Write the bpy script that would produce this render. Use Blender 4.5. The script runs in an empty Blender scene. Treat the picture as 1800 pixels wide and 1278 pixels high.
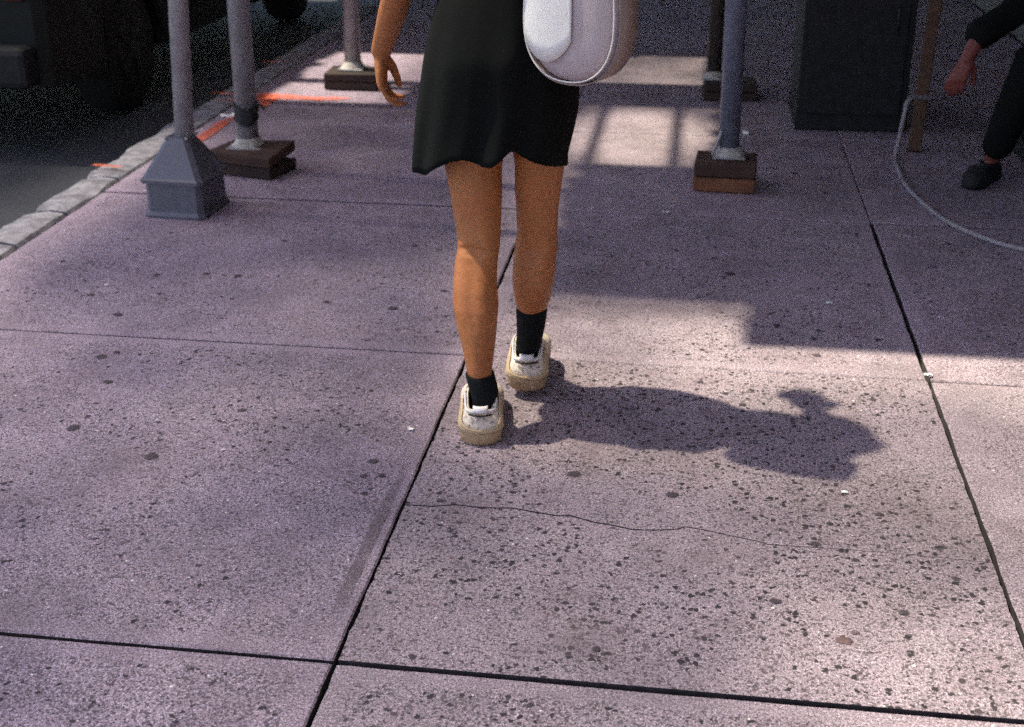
import bpy, bmesh, math, random
from mathutils import Vector, Matrix, Euler, noise

# ------------------------------------------------------------------ camera, world, sun, exposure
SC = bpy.context.scene
COL = SC.collection
R = math.radians
HC, FP, HZ, YAW = 1.42, 2300.0, 1009.0, R(8.0)      # camera height, focal length and horizon of the 1800 px photograph
SS = math.hypot(FP, HZ); CT, ST = FP / SS, HZ / SS
cam_d = bpy.data.cameras.new('camera'); cam = bpy.data.objects.new('camera', cam_d); COL.objects.link(cam)
cam_d.sensor_width = 36.0; cam_d.lens = FP / 1800.0 * 36.0
cam_d.clip_start = 0.05; cam_d.clip_end = 1000
cam.location = (0, 0, HC)
cam.rotation_euler = (R(90) - math.atan2(HZ, FP), 0, YAW)
cam_d.dof.use_dof = True; cam_d.dof.focus_distance = 2.65; cam_d.dof.aperture_fstop = 5.0
SC.camera = cam

SUN = Vector((0.515, -0.055, -1.0))                     # the way the light travels
EL = math.atan2(1.0, math.hypot(SUN.x, SUN.y))
w = bpy.data.worlds.new('World'); SC.world = w; w.use_nodes = True
nt = w.node_tree; bg = nt.nodes['Background']
sky = nt.nodes.new('ShaderNodeTexSky'); sky.sky_type = 'NISHITA'; sky.sun_disc = False
sky.sun_elevation = EL; sky.sun_rotation = math.atan2(-SUN.x, -SUN.y)
nt.links.new(sky.outputs[0], bg.inputs[0]); bg.inputs[1].default_value = 0.15
sl = bpy.data.lights.new('sun', 'SUN'); sl.energy = 5.0; sl.angle = R(1.1); sl.color = (1.0, 0.97, 0.73)
so = bpy.data.objects.new('sun', sl); COL.objects.link(so); so.location = (-8, 1, 14)
so.rotation_euler = SUN.to_track_quat('-Z', 'Y').to_euler()
SC.view_settings.view_transform = 'Standard'; SC.view_settings.look = 'None'
SC.view_settings.exposure = 0.90; SC.view_settings.gamma = 1.0
SC.cycles.use_denoising = False
SC.cycles.transparent_max_bounces = 8; SC.cycles.max_bounces = 6; SC.cycles.diffuse_bounces = 3; SC.cycles.glossy_bounces = 2
SC.cycles.use_adaptive_sampling = True; SC.cycles.adaptive_threshold = 0.045; SC.cycles.adaptive_min_samples = 16
random.seed(7)

# ------------------------------------------------------------------ photograph pixels -> rays
def ray(px, py):
    u = px - 900.0; v = py - 639.0
    fw = FP * CT - v * ST; dn = v * CT + FP * ST
    c, s = math.cos(YAW), math.sin(YAW)
    return Vector((u * c - fw * s, u * s + fw * c, -dn))
def ground(px, py, z=0.0):
    d = ray(px, py); t = (z - HC) / d.z
    return Vector((d.x * t, d.y * t, z))
def at(px, py, Y):
    d = ray(px, py); t = Y / d.y
    return Vector((d.x * t, Y, HC + d.z * t))
def proj(p):
    c, s = math.cos(YAW), math.sin(YAW)
    r = p[0] * c + p[1] * s; fw = -p[0] * s + p[1] * c; dn = HC - p[2]
    zc = fw * CT + dn * ST; yc = dn * CT - fw * ST
    return 900 + FP * r / zc, 639 + FP * yc / zc, zc

# ------------------------------------------------------------------ mesh helpers
def link(name, me, mat=None, parent=None):
    o = bpy.data.objects.new(name, me); COL.objects.link(o)
    if mat is not None: me.materials.append(mat)
    if parent is not None: o.parent = parent
    return o
def obj(name, bm, mat=None, parent=None, smooth=False):
    bmesh.ops.recalc_face_normals(bm, faces=bm.faces[:])
    me = bpy.data.meshes.new(name); bm.to_mesh(me); bm.free()
    if smooth:
        for p in me.polygons: p.use_smooth = True
    return link(name, me, mat, parent)
def empty(name, loc=(0, 0, 0), rz=0.0):
    o = bpy.data.objects.new(name, None); COL.objects.link(o); o.location = loc; o.rotation_euler = (0, 0, rz)
    o.empty_display_size = 0.1
    return o
def tag(o, label=None, cat=None, group=None, kind=None):
    if label: o['label'] = label
    if cat: o['category'] = cat
    if group: o['group'] = group
    if kind: o['kind'] = kind
    return o
def box(bm, c, s, rot=None, bev=0.0, seg=2):
    r = bmesh.ops.create_cube(bm, size=1.0)
    vs = r['verts']
    bmesh.ops.scale(bm, vec=s, verts=vs)
    if bev > 0:
        es = list({e for v in vs for e in v.link_edges})
        r2 = bmesh.ops.bevel(bm, geom=es, offset=bev, segments=seg, affect='EDGES', profile=0.5)
        vs = list({v for f in r2['faces'] for v in f.verts} | {v for v in vs if v.is_valid})
    M = Matrix.Translation(c) @ (rot if rot is not None else Matrix.Identity(4))
    bmesh.ops.transform(bm, matrix=M, verts=vs)
    return vs
def rings(bm, rs, cap=True):
    """rs: list of lists of points, same count; lofted into a closed tube"""
    vr = [[bm.verts.new(p) for p in r] for r in rs]
    n = len(vr[0])
    for a, b in zip(vr, vr[1:]):
        for i in range(n):
            bm.faces.new((a[i], a[(i + 1) % n], b[(i + 1) % n], b[i]))
    if cap:
        for r in (vr[0], vr[-1]):
            c = bm.verts.new(sum((v.co for v in r), Vector()) / n)
            for i in range(n): bm.faces.new((r[i], r[(i + 1) % n], c))
    return vr
def hring(c, rx, ry, n=28, rot=0.0, sq=1.0):
    out = []
    for i in range(n):
        a = 2 * math.pi * i / n
        ca, sa = math.cos(a), math.sin(a)
        if sq != 1.0:
            ca = math.copysign(abs(ca) ** sq, ca); sa = math.copysign(abs(sa) ** sq, sa)
        x, y = rx * ca, ry * sa
        out.append(Vector((c[0] + x * math.cos(rot) - y * math.sin(rot), c[1] + x * math.sin(rot) + y * math.cos(rot), c[2])))
    return out
def tube(bm, pts, rad, n=16, cap=True, flat=1.0, ref=Vector((0, 1, 0))):
    """round tube through pts; rad a number or list; ends domed"""
    pts = [Vector(p) for p in pts]
    if not isinstance(rad, (list, tuple)): rad = [rad] * len(pts)
    rs = []
    for i, p in enumerate(pts):
        t = (pts[min(i + 1, len(pts) - 1)] - pts[max(i - 1, 0)]).normalized()
        r0 = ref if abs(t.dot(ref)) < 0.95 else Vector((1, 0, 0))
        a = t.cross(r0).normalized(); b = a.cross(t).normalized()
        def mk(c, r): return [c + a * (r * math.cos(2 * math.pi * k / n)) + b * (r * flat * math.sin(2 * math.pi * k / n)) for k in range(n)]
        if i == 0 and cap:
            rs.append(mk(p - t * rad[0] * 0.75, rad[0] * 0.55)); rs.append(mk(p - t * rad[0] * 0.4, rad[0] * 0.88))
        rs.append(mk(p, rad[i]))
        if i == len(pts) - 1 and cap:
            rs.append(mk(p + t * rad[i] * 0.4, rad[i] * 0.88)); rs.append(mk(p + t * rad[i] * 0.75, rad[i] * 0.55))
    rings(bm, rs, cap)
def spline(pts, k=8):
    pts = [Vector(p) for p in pts]; out = []
    for i in range(len(pts) - 1):
        p0 = pts[max(i - 1, 0)]; p1 = pts[i]; p2 = pts[i + 1]; p3 = pts[min(i + 2, len(pts) - 1)]
        for j in range(k):
            t = j / k
            out.append(0.5 * ((2 * p1) + (p2 - p0) * t + (2 * p0 - 5 * p1 + 4 * p2 - p3) * t * t + (3 * p1 - p0 - 3 * p2 + p3) * t ** 3))
    out.append(pts[-1]); return out
def ball(bm, c, r, seg=20, rot=None):
    q = bmesh.ops.create_uvsphere(bm, u_segments=seg, v_segments=seg // 2 + 2, radius=1.0)
    M = Matrix.Translation(c) @ (rot or Matrix.Identity(4)) @ Matrix.Diagonal((r[0], r[1], r[2], 1))
    bmesh.ops.transform(bm, matrix=M, verts=q['verts'])
def cyl(bm, p0, p1, r, n=28):
    p0, p1 = Vector(p0), Vector(p1); t = (p1 - p0).normalized()
    a = t.cross(Vector((0, 1, 0)) if abs(t.y) < .9 else Vector((1, 0, 0))).normalized(); b = a.cross(t)
    mk = lambda c: [c + a * (r * math.cos(2 * math.pi * k / n)) + b * (r * math.sin(2 * math.pi * k / n)) for k in range(n)]
    rings(bm, [mk(p0), mk(p1)])
def fused(bm, voxel, name, mat, parent, smooth_it=6):
    """several closed volumes -> one continuous skin"""
    o = obj(name + '_raw', bm)
    m = o.modifiers.new('r', 'REMESH'); m.mode = 'VOXEL'; m.voxel_size = voxel
    s = o.modifiers.new('s', 'SMOOTH'); s.iterations = smooth_it; s.factor = 0.5
    dg = bpy.context.evaluated_depsgraph_get(); dg.update()
    me = bpy.data.meshes.new_from_object(o.evaluated_get(dg))
    raw = o.data; bpy.data.objects.remove(o); bpy.data.meshes.remove(raw)
    me.name = name
    for p in me.polygons: p.use_smooth = True
    return link(name, me, mat, parent)
def solid(o, th, off=-1.0, sub=0):
    m = o.modifiers.new('thickness', 'SOLIDIFY'); m.thickness = th; m.offset = off
    if sub:
        s = o.modifiers.new('subdivision', 'SUBSURF'); s.levels = sub; s.render_levels = sub
    return o

# ------------------------------------------------------------------ materials
class NT:
    def __init__(self, name):
        self.m = bpy.data.materials.new(name); self.m.use_nodes = True
        self.t = self.m.node_tree; self.b = self.t.nodes['Principled BSDF']
    def n(self, kind, **kw):
        x = self.t.nodes.new('ShaderNode' + kind)
        for k, v in kw.items(): setattr(x, k, v)
        return x
    def l(self, a, b): self.t.links.new(a, b)
    def pos(self):
        return self.n('NewGeometry').outputs['Position']
    def noise(self, scale, detail=4, rough=0.55, vec=None):
        x = self.n('TexNoise'); x.inputs['Scale'].default_value = scale
        x.inputs['Detail'].default_value = detail; x.inputs['Roughness'].default_value = rough
        self.l(vec if vec is not None else self.pos(), x.inputs['Vector']); return x.outputs['Fac']
    def ramp(self, fac, stops):
        x = self.n('ValToRGB'); self.l(fac, x.inputs[0])
        e = x.color_ramp.elements
        while len(e) < len(stops): e.new(0.5)
        for i, (p, c) in enumerate(stops):
            e[i].position = p; e[i].color = (c, c, c, 1) if not isinstance(c, tuple) else (*c, 1)
        return x.outputs[0]
    def math(self, op, a, b=None):
        x = self.n('Math', operation=op)
        for i, q in enumerate((a, b)):
            if q is None: continue
            if isinstance(q, (int, float)): x.inputs[i].default_value = q
            else: self.l(q, x.inputs[i])
        return x.outputs[0]
    def mix(self, fac, a, b, mode='MIX'):
        x = self.n('Mix', data_type='RGBA', blend_type=mode)
        for s, q in ((0, fac), (6, a), (7, b)):
            if isinstance(q, (int, float)): x.inputs[s].default_value = q
            elif isinstance(q, tuple): x.inputs[s].default_value = (*q, 1)
            else: self.l(q, x.inputs[s])
        return x.outputs[2]
    def bump(self, h, strength=0.3, dist=0.004):
        x = self.n('Bump'); x.inputs['Strength'].default_value = strength; x.inputs['Distance'].default_value = dist
        self.l(h, x.inputs['Height']); self.l(x.outputs[0], self.b.inputs['Normal'])
    def col(self, c):
        if isinstance(c, tuple): self.b.inputs['Base Color'].default_value = (*c, 1)
        else: self.l(c, self.b.inputs['Base Color'])
    def rough(self, r):
        if isinstance(r, (int, float)): self.b.inputs['Roughness'].default_value = r
        else: self.l(r, self.b.inputs['Roughness'])
def simple(name, c, rough=0.6, var=0.25, scale=30, metal=0.0, bump=0.15, spec=0.5):
    k = NT(name); f = k.noise(scale)
    lo = tuple(x * (1 - var) for x in c); hi = tuple(min(1, x * (1 + var)) for x in c)
    k.col(k.ramp(f, [(0.3, lo), (0.7, hi)])); k.rough(rough); k.b.inputs['Metallic'].default_value = metal
    k.b.inputs['Specular IOR Level'].default_value = spec
    if bump: k.bump(k.noise(scale * 3), bump, 0.002)
    return k.m

def concrete_mat():
    k = NT('worn_concrete')
    big = k.noise(1.3, 4, 0.6); mid = k.noise(11, 4, 0.65); fine = k.noise(170, 2, 0.8); grit = k.noise(400, 1, 0.6)
    base = k.ramp(big, [(0.25, (0.252, 0.192, 0.248)), (0.55, (0.325, 0.250, 0.304)), (0.8, (0.390, 0.305, 0.352))])
    base = k.mix(k.ramp(mid, [(0.38, 0.0), (0.72, 0.55)]), base, (0.205, 0.148, 0.190))
    spk = k.math('ADD', k.math('MULTIPLY', fine, 0.5), k.math('MULTIPLY', grit, 0.5))
    base = k.mix(1.0, base, k.ramp(spk, [(0.37, 0.10), (0.46, 0.80), (0.54, 1.12), (0.62, 2.2)]), 'MULTIPLY')
    at_ = k.n('Attribute', attribute_name='edge').outputs['Fac']
    dn = k.n('Attribute', attribute_name='dens').outputs['Fac']
    inner = k.math('SUBTRACT', 1.0, k.ramp(at_, [(0.05, 0.0), (0.3, 0.8)]))
    dens = k.math('MULTIPLY', k.math('MULTIPLY', k.ramp(k.noise(2.3, 2), [(0.32, 0.55), (0.55, 1.0)]), dn), inner)
    warp = k.n('TexNoise'); warp.inputs['Scale'].default_value = 90; warp.inputs['Detail'].default_value = 1; k.l(k.pos(), warp.inputs['Vector'])
    vm = k.n('VectorMath', operation='SCALE'); k.l(warp.outputs['Color'], vm.inputs[0]); vm.inputs['Scale'].default_value = 0.014
    va = k.n('VectorMath', operation='ADD'); k.l(k.pos(), va.inputs[0]); k.l(vm.outputs[0], va.inputs[1])
    def chips(scale, thr, size):
        v = k.n('TexVoronoi'); v.inputs['Scale'].default_value = scale; v.inputs['Randomness'].default_value = 1.0
        k.l(va.outputs[0], v.inputs['Vector'])
        sep = k.n('SeparateColor'); k.l(v.outputs['Color'], sep.inputs[0])
        pick = k.math('GREATER_THAN', k.math('MULTIPLY', dens, sep.outputs[0]), thr)
        sz = k.math('ADD', size * 0.5, k.math('MULTIPLY', sep.outputs[1], size))
        return k.math('MULTIPLY', pick, k.math('LESS_THAN', v.outputs['Distance'], sz)), sep
    c1, s1 = chips(76, 0.645, 0.38)
    c2, s2 = chips(150, 0.33, 0.42)
    stone = k.ramp(s1.outputs[2], [(0.0, (0.008, 0.006, 0.009)), (0.7, (0.026, 0.018, 0.026)), (1.0, (0.10, 0.065, 0.08))])
    base = k.mix(k.math('MULTIPLY', c2, 0.75), base, (0.050, 0.036, 0.048))
    base = k.mix(k.math('MULTIPLY', c1, 0.96), base, stone)
    # pale flecks: the same cells, another pick
    white = k.math('MULTIPLY', k.math('LESS_THAN', s1.outputs[0], 0.022), k.math('LESS_THAN', k.noise(300, 0), 0.50))
    wv = k.n('TexVoronoi'); wv.inputs['Scale'].default_value = 75; k.l(k.pos(), wv.inputs['Vector'])
    ws = k.n('SeparateColor'); k.l(wv.outputs['Color'], ws.inputs[0])
    white = k.math('MULTIPLY', k.math('GREATER_THAN', ws.outputs[0], 0.935), k.math('LESS_THAN', wv.outputs['Distance'], k.math('MULTIPLY', ws.outputs[1], 0.22)))
    base = k.mix(k.math('MULTIPLY', white, 0.85), base, (0.90, 0.86, 0.84))
    base = k.mix(k.ramp(k.noise(3.4, 4, 0.7), [(0.50, 0.0), (0.74, 0.50)]), base, (0.165, 0.115, 0.142))
    patch = k.ramp(k.noise(0.75, 5, 0.75), [(0.40, 0.78), (0.52, 1.0), (0.66, 1.14)])
    base = k.mix(1.0, base, patch, 'MULTIPLY')
    wm = k.n('Attribute', attribute_name='warm').outputs['Fac']
    base = k.mix(1.0, base, k.ramp(wm, [(0.0, (1.0, 0.965, 1.03)), (1.0, (1.02, 1.02, 0.985))]), 'MULTIPLY')
    k.col(base); k.rough(0.82)
    k.bump(fine, 0.28, 0.0025)
    return k.m
M_CONC = concrete_mat()
M_JOINT = simple('joint_dirt', (0.050, 0.038, 0.044), 0.95, 0.4, 60)
def asphalt():
    k = NT('asphalt'); f = k.noise(160, 3); g = k.noise(2, 4)
    c = k.mix(0.6, k.ramp(f, [(0.3, (0.014, 0.014, 0.020)), (0.72, (0.036, 0.035, 0.047))]), k.ramp(g, [(0.3, (0.020, 0.020, 0.028)), (0.7, (0.040, 0.040, 0.052))]))
    k.col(c); k.rough(0.8); k.bump(f, 0.5, 0.004); return k.m
M_ROAD = asphalt()
def granite():
    k = NT('kerb_granite'); f = k.noise(120, 4, .7); g = k.noise(14, 5, .6)
    c = k.mix(0.5, k.ramp(f, [(0.3, (0.09, 0.08, 0.10)), (0.7, (0.40, 0.37, 0.41))]), k.ramp(g, [(0.40, (0.07, 0.06, 0.075)), (0.58, (0.36, 0.33, 0.37))]))
    k.col(c); k.rough(0.8); k.bump(g, 0.6, 0.006); return k.m
M_KERB = granite()
def galv(name, c, rust=0.3):
    k = NT(name); f = k.noise(28, 5, .65); g = k.noise(7, 5, .7)
    lo = tuple(x * .72 for x in c); base = k.ramp(f, [(0.3, lo), (0.7, c)])
    base = k.mix(k.math('MULTIPLY', k.ramp(g, [(0.52, 0.0), (0.68, 1.0)]), rust), base, (0.11, 0.075, 0.055))
    k.col(base); k.b.inputs['Metallic'].default_value = 0.35; k.rough(k.ramp(f, [(0.3, 0.38), (0.7, 0.62)])); k.bump(f, 0.15, 0.002); return k.m
M_GALV = galv('galvanised_pipe', (0.43, 0.40, 0.43))
M_BLUEP = galv('blue_grey_pipe', (0.26, 0.265, 0.36), 0.12)
M_COVER = galv('grey_painted_steel', (0.145, 0.140, 0.180), 0.10)
M_PLASTER = simple('mortar_crust', (0.40, 0.36, 0.34), 0.9, 0.3, 40, bump=0.5)
def wood(name, a, b, sc=1.0):
    k = NT(name)
    tc = k.n('TexCoord'); mp = k.n('Mapping'); k.l(tc.outputs['Object'], mp.inputs[0]); mp.inputs['Scale'].default_value = (3 * sc, 45 * sc, 45 * sc)
    f = k.noise(1.6, 6, .65, mp.outputs[0]); g = k.noise(9, 4)
    c = k.mix(k.ramp(g, [(0.4, 0.0), (0.7, 0.5)]), k.ramp(f, [(0.3, a), (0.7, b)]), tuple(x * .45 for x in a))
    k.col(c); k.rough(0.8); k.bump(f, 0.5, 0.003); return k.m
M_WOODD = wood('dark_timber', (0.034, 0.015, 0.011), (0.095, 0.040, 0.028))
M_WOODL = wood('brown_timber', (0.12, 0.042, 0.020), (0.27, 0.098, 0.045))
M_WOODB = wood('tarred_timber', (0.018, 0.009, 0.008), (0.055, 0.027, 0.021))
M_DECK = wood('deck_timber', (0.12, 0.085, 0.055), (0.22, 0.16, 0.11), 0.4)
M_ORANGE = NT('orange_spray_paint')
def _or(k):
    f = k.noise(45, 5, .7); k.col(k.ramp(f, [(0.3, (0.55, 0.075, 0.03)), (0.6, (0.86, 0.15, 0.06))])); k.rough(0.7)
    tr = k.n('BsdfTransparent'); mx = k.n('MixShader'); out = k.t.nodes['Material Output']
    k.l(k.ramp(k.noise(60, 6, .75), [(0.40, 0.0), (0.58, 0.95)]), mx.inputs[0]); k.l(tr.outputs[0], mx.inputs[1]); k.l(k.b.outputs[0], mx.inputs[2]); k.l(mx.outputs[0], out.inputs[0])
    return k.m
M_ORANGE = _or(M_ORANGE)
def gum(name, c, lo=0.3):
    k = NT(name); f = k.noise(160, 4, .7); k.col(k.ramp(f, [(0.3, tuple(x * .6 for x in c)), (0.7, tuple(x * 1.5 for x in c))])); k.rough(0.75)
    k.bump(f, 0.4, 0.002)
    rim = k.n('Attribute', attribute_name='rim').outputs['Fac']
    al = k.ramp(k.math('ADD', rim, k.math('MULTIPLY', k.math('SUBTRACT', k.noise(150, 3, .7), .5), 1.6)), [(0.30, 0.0), (0.75, 0.92)])
    tr = k.n('BsdfTransparent'); mx = k.n('MixShader'); k.l(al, mx.inputs[0]); k.l(tr.outputs[0], mx.inputs[1]); k.l(k.b.outputs[0], mx.inputs[2]); k.l(mx.outputs[0], k.t.nodes['Material Output'].inputs[0])
    return k.m
M_GUM = gum('old_gum', (0.060, 0.042, 0.056)); M_SPILL = gum('dried_spill', (0.135, 0.075, 0.085))
def skin(name, c):
    k = NT(name); f = k.noise(75, 4, .65); g = k.noise(9, 3)
    base = k.mix(0.5, k.ramp(f, [(0.3, tuple(x * .72 for x in c)), (0.7, tuple(x * 1.22 for x in c))]), k.ramp(g, [(0.3, (c[0] * .95, c[1] * .82, c[2] * .8)), (0.7, (c[0] * 1.05, c[1] * 1.1, c[2] * 1.05))]))
    k.col(base); k.rough(0.5); k.b.inputs['Specular IOR Level'].default_value = 0.3
    k.b.inputs['Subsurface Weight'].default_value = 0.12; k.b.inputs['Subsurface Radius'].default_value = (0.012, 0.005, 0.003); k.b.inputs['Subsurface Scale'].default_value = 0.6
    k.bump(k.noise(380, 2), 0.06, 0.001); return k.m
M_SKIN = skin('tanned_skin', (0.43, 0.158, 0.060)); M_SKIN2 = skin('ruddy_skin', (0.16, 0.042, 0.036))
def cloth(name, c, scale=420):
    k = NT(name); f = k.noise(scale, 2); g = k.noise(12, 4)
    k.col(k.mix(0.5, k.ramp(f, [(0.3, tuple(x * .55 for x in c)), (0.7, tuple(x * 1.7 for x in c))]), k.ramp(g, [(0.3, tuple(x * .7 for x in c)), (0.7, tuple(x * 1.2 for x in c))])))
    k.rough(0.92); k.b.inputs['Specular IOR Level'].default_value = 0.15; k.bump(f, 0.3, 0.001); return k.m
M_BLACK = cloth('black_cloth', (0.0045, 0.0048, 0.0050)); M_SOCK = cloth('black_knit', (0.0085, 0.0095, 0.011), 260)
def shoe_mat(name, c, d, thr=0.55):
    k = NT(name); f = k.noise(95, 5, .75); g = k.noise(22, 5, .7)
    b = k.mix(k.ramp(f, [(thr, 0.0), (thr + .1, 0.8)]), c, d)
    b = k.mix(k.ramp(g, [(0.5, 0.0), (0.75, 0.5)]), b, tuple(x * .55 for x in c)); k.col(b); k.rough(0.6); k.bump(f, 0.25, 0.002); return k.m
M_UPPER = shoe_mat('cream_suede', (0.78, 0.64, 0.55), (0.18, 0.12, 0.10), .51); M_SOLE = shoe_mat('tan_rubber', (0.46, 0.31, 0.19), (0.15, 0.085, 0.06), .54)
M_TAN = shoe_mat('tan_leather', (0.56, 0.40, 0.25), (0.26, 0.16, 0.10), .56); M_TAB = simple('white_pull_tab', (0.80, 0.72, 0.74), 0.55, 0.08)
M_BAG = simple('pale_pink_leather', (0.50, 0.40, 0.43), 0.45, 0.08, 14, bump=0.1); M_BAGS = simple('taupe_leather', (0.30, 0.215, 0.20), 0.5, 0.15, 20); M_FLAP = simple('sunlit_leather', (0.85, 0.80, 0.80), 0.4, 0.05, 14, bump=0.1)  # bag flap whitened for the sun on it, body darkened for shade
M_VAN = simple('dull_black_paint', (0.0045, 0.0045, 0.005), 0.55, 0.3, 8, spec=0.25, bump=0.0); M_TYRE = simple('tyre_rubber', (0.010, 0.010, 0.011), 0.85, 0.3, 40)
M_GLASS = simple('dark_glass', (0.008, 0.009, 0.011), 0.12, 0.1, 3, bump=0.0); M_RIM = simple('dull_rim', (0.012, 0.012, 0.013), 0.6, 0.2, 20, metal=0.3)
M_CAB = simple('black_cabinet_steel', (0.012, 0.011, 0.013), 0.7, 0.4, 25, spec=0.3); M_HOSE = simple('grey_hose_rubber', (0.26, 0.22, 0.25), 0.55, 0.2, 60)
M_WALL = simple('dark_stone', (0.075, 0.062, 0.060), 0.85, 0.35, 18); M_STONE = simple('plinth_stone', (0.060, 0.050, 0.052), 0.7, 0.35, 30)
M_PAPER = simple('white_paper', (0.86, 0.85, 0.84), 0.8, 0.05, 30); M_HAIR = simple('dark_hair', (0.020, 0.012, 0.009), 0.5, 0.4, 80); M_LIP = simple('lip', (0.35, 0.10, 0.08), .5)
M_EYE = simple('eye', (0.7, 0.7, 0.68), 0.2, 0.05); M_DARKT = simple('black_tape', (0.012, 0.012, 0.014), 0.6, 0.4, 50); M_TRIM = simple('white_trim', (0.8, 0.74, 0.74), 0.4, .05)

# ------------------------------------------------------------------ setting: road, kerb, sidewalk
XK, XA, XB, XW = -2.245, -0.578, 0.648, 1.95            # kerb joint, two long joints, building line
YL = [-3.2, -2.1, -0.80, 0.50, 1.855, 3.247, 4.622, 5.845, 7.10, 8.40, 9.75, 11.1, 12.5]
bm = bmesh.new()
vs = [bm.verts.new(p) for p in ((-140, -140, -0.13), (140, -140, -0.13), (140, 160, -0.13), (-140, 160, -0.13))]; bm.faces.new(vs)
tag(obj('road', bm, M_ROAD), 'dark asphalt roadway below the kerb', kind='structure')
bm = bmesh.new(); box(bm, ((XK + XW + .3) / 2 - .01, 4.65, -0.092), (XW + .3 - XK + .03, 16.0, 0.10))
walk = tag(obj('sidewalk', bm, M_JOINT), 'concrete sidewalk of large worn slabs', kind='structure')

def slab_poly(name, poly, gap, jit, z=0.0, inset=0.05, depth=0.040, dens=0.6, warm=0.5):
    """poly: corner points (counter-clockwise). The edge is chipped, with a tooled margin strip."""
    n = len(poly); c = sum((Vector(p) for p in poly), Vector((0, 0))) / n
    outer = []; inner = []
    for i in range(n):
        a, b = Vector(poly[i]), Vector(poly[(i + 1) % n])
        t = (b - a).normalized(); nrm = Vector((-t.y, t.x))
        L = (b - a).length; k = max(2, int(L / 0.035))
        for j in range(k):
            s = j / k; q = a + (b - a) * s
            g = gap[i] * 0.5
            nz = noise.noise(Vector((q.x * 9, q.y * 9, i * 3.1))) * jit[i] + noise.noise(Vector((q.x * 40, q.y * 40, 5))) * jit[i] * 0.6
            o_ = q + nrm * (g + max(-g * .8, nz))
            if j == 0:                                    # corner: pull in along both edges
                p0 = Vector(poly[i - 1]); tp = (a - p0).normalized(); np_ = Vector((-tp.y, tp.x)); o_ = a + nrm * g + np_ * gap[i - 1] * .5
                in_ = a + nrm * (g + inset) + np_ * (gap[i - 1] * .5 + inset)
            else:
                in_ = q + nrm * (g + inset)
                d0 = (q - a).length; d1 = L - d0
                if d0 < inset + .03: in_ += t * (inset + .03 - d0) * .9
                if d1 < inset + .03: in_ -= t * (inset + .03 - d1) * .9
            outer.append(o_); inner.append(in_)
    bm = bmesh.new(); lay = bm.verts.layers.float.new('edge'); lden = bm.verts.layers.float.new('dens'); lwm = bm.verts.layers.float.new('warm')
    m = len(outer)
    vo = []; vb = []; vi = []; vl = []
    for o_, i_ in zip(outer, inner):
        dirn = (Vector((c.x, c.y)) - o_).normalized()
        v = bm.verts.new((o_.x - c.x, o_.y - c.y, z - depth)); v[lay] = 1; vb.append(v)
        v = bm.verts.new((o_.x - c.x, o_.y - c.y, z - 0.004)); v[lay] = 1; vl.append(v)
        q = o_ + dirn * 0.004
        v = bm.verts.new((q.x - c.x, q.y - c.y, z - 0.0006)); v[lay] = 1; vo.append(v)
        v = bm.verts.new((i_.x - c.x, i_.y - c.y, z)); v[lay] = 0; vi.append(v)
    for i in range(m):
        j = (i + 1) % m
        bm.faces.new((vb[i], vb[j], vl[j], vl[i])).material_index = 1; bm.faces.new((vl[i], vl[j], vo[j], vo[i])); bm.faces.new((vo[i], vo[j], vi[j], vi[i]))
    bm.faces.new(vi)
    for v in bm.verts: v[lden] = dens; v[lwm] = warm
    bmesh.ops.triangulate(bm, faces=[f for f in bm.faces if len(f.verts) > 4])
    o = obj(name, bm, M_CONC, walk); o.location = (c.x, c.y, 0); o.data.materials.append(M_JOINT)
    return o
xs = [XK, XA, XB, XW]
GX = {0: 0.012, 1: 0.0085, 2: 0.0125, 3: 0.01}
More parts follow.
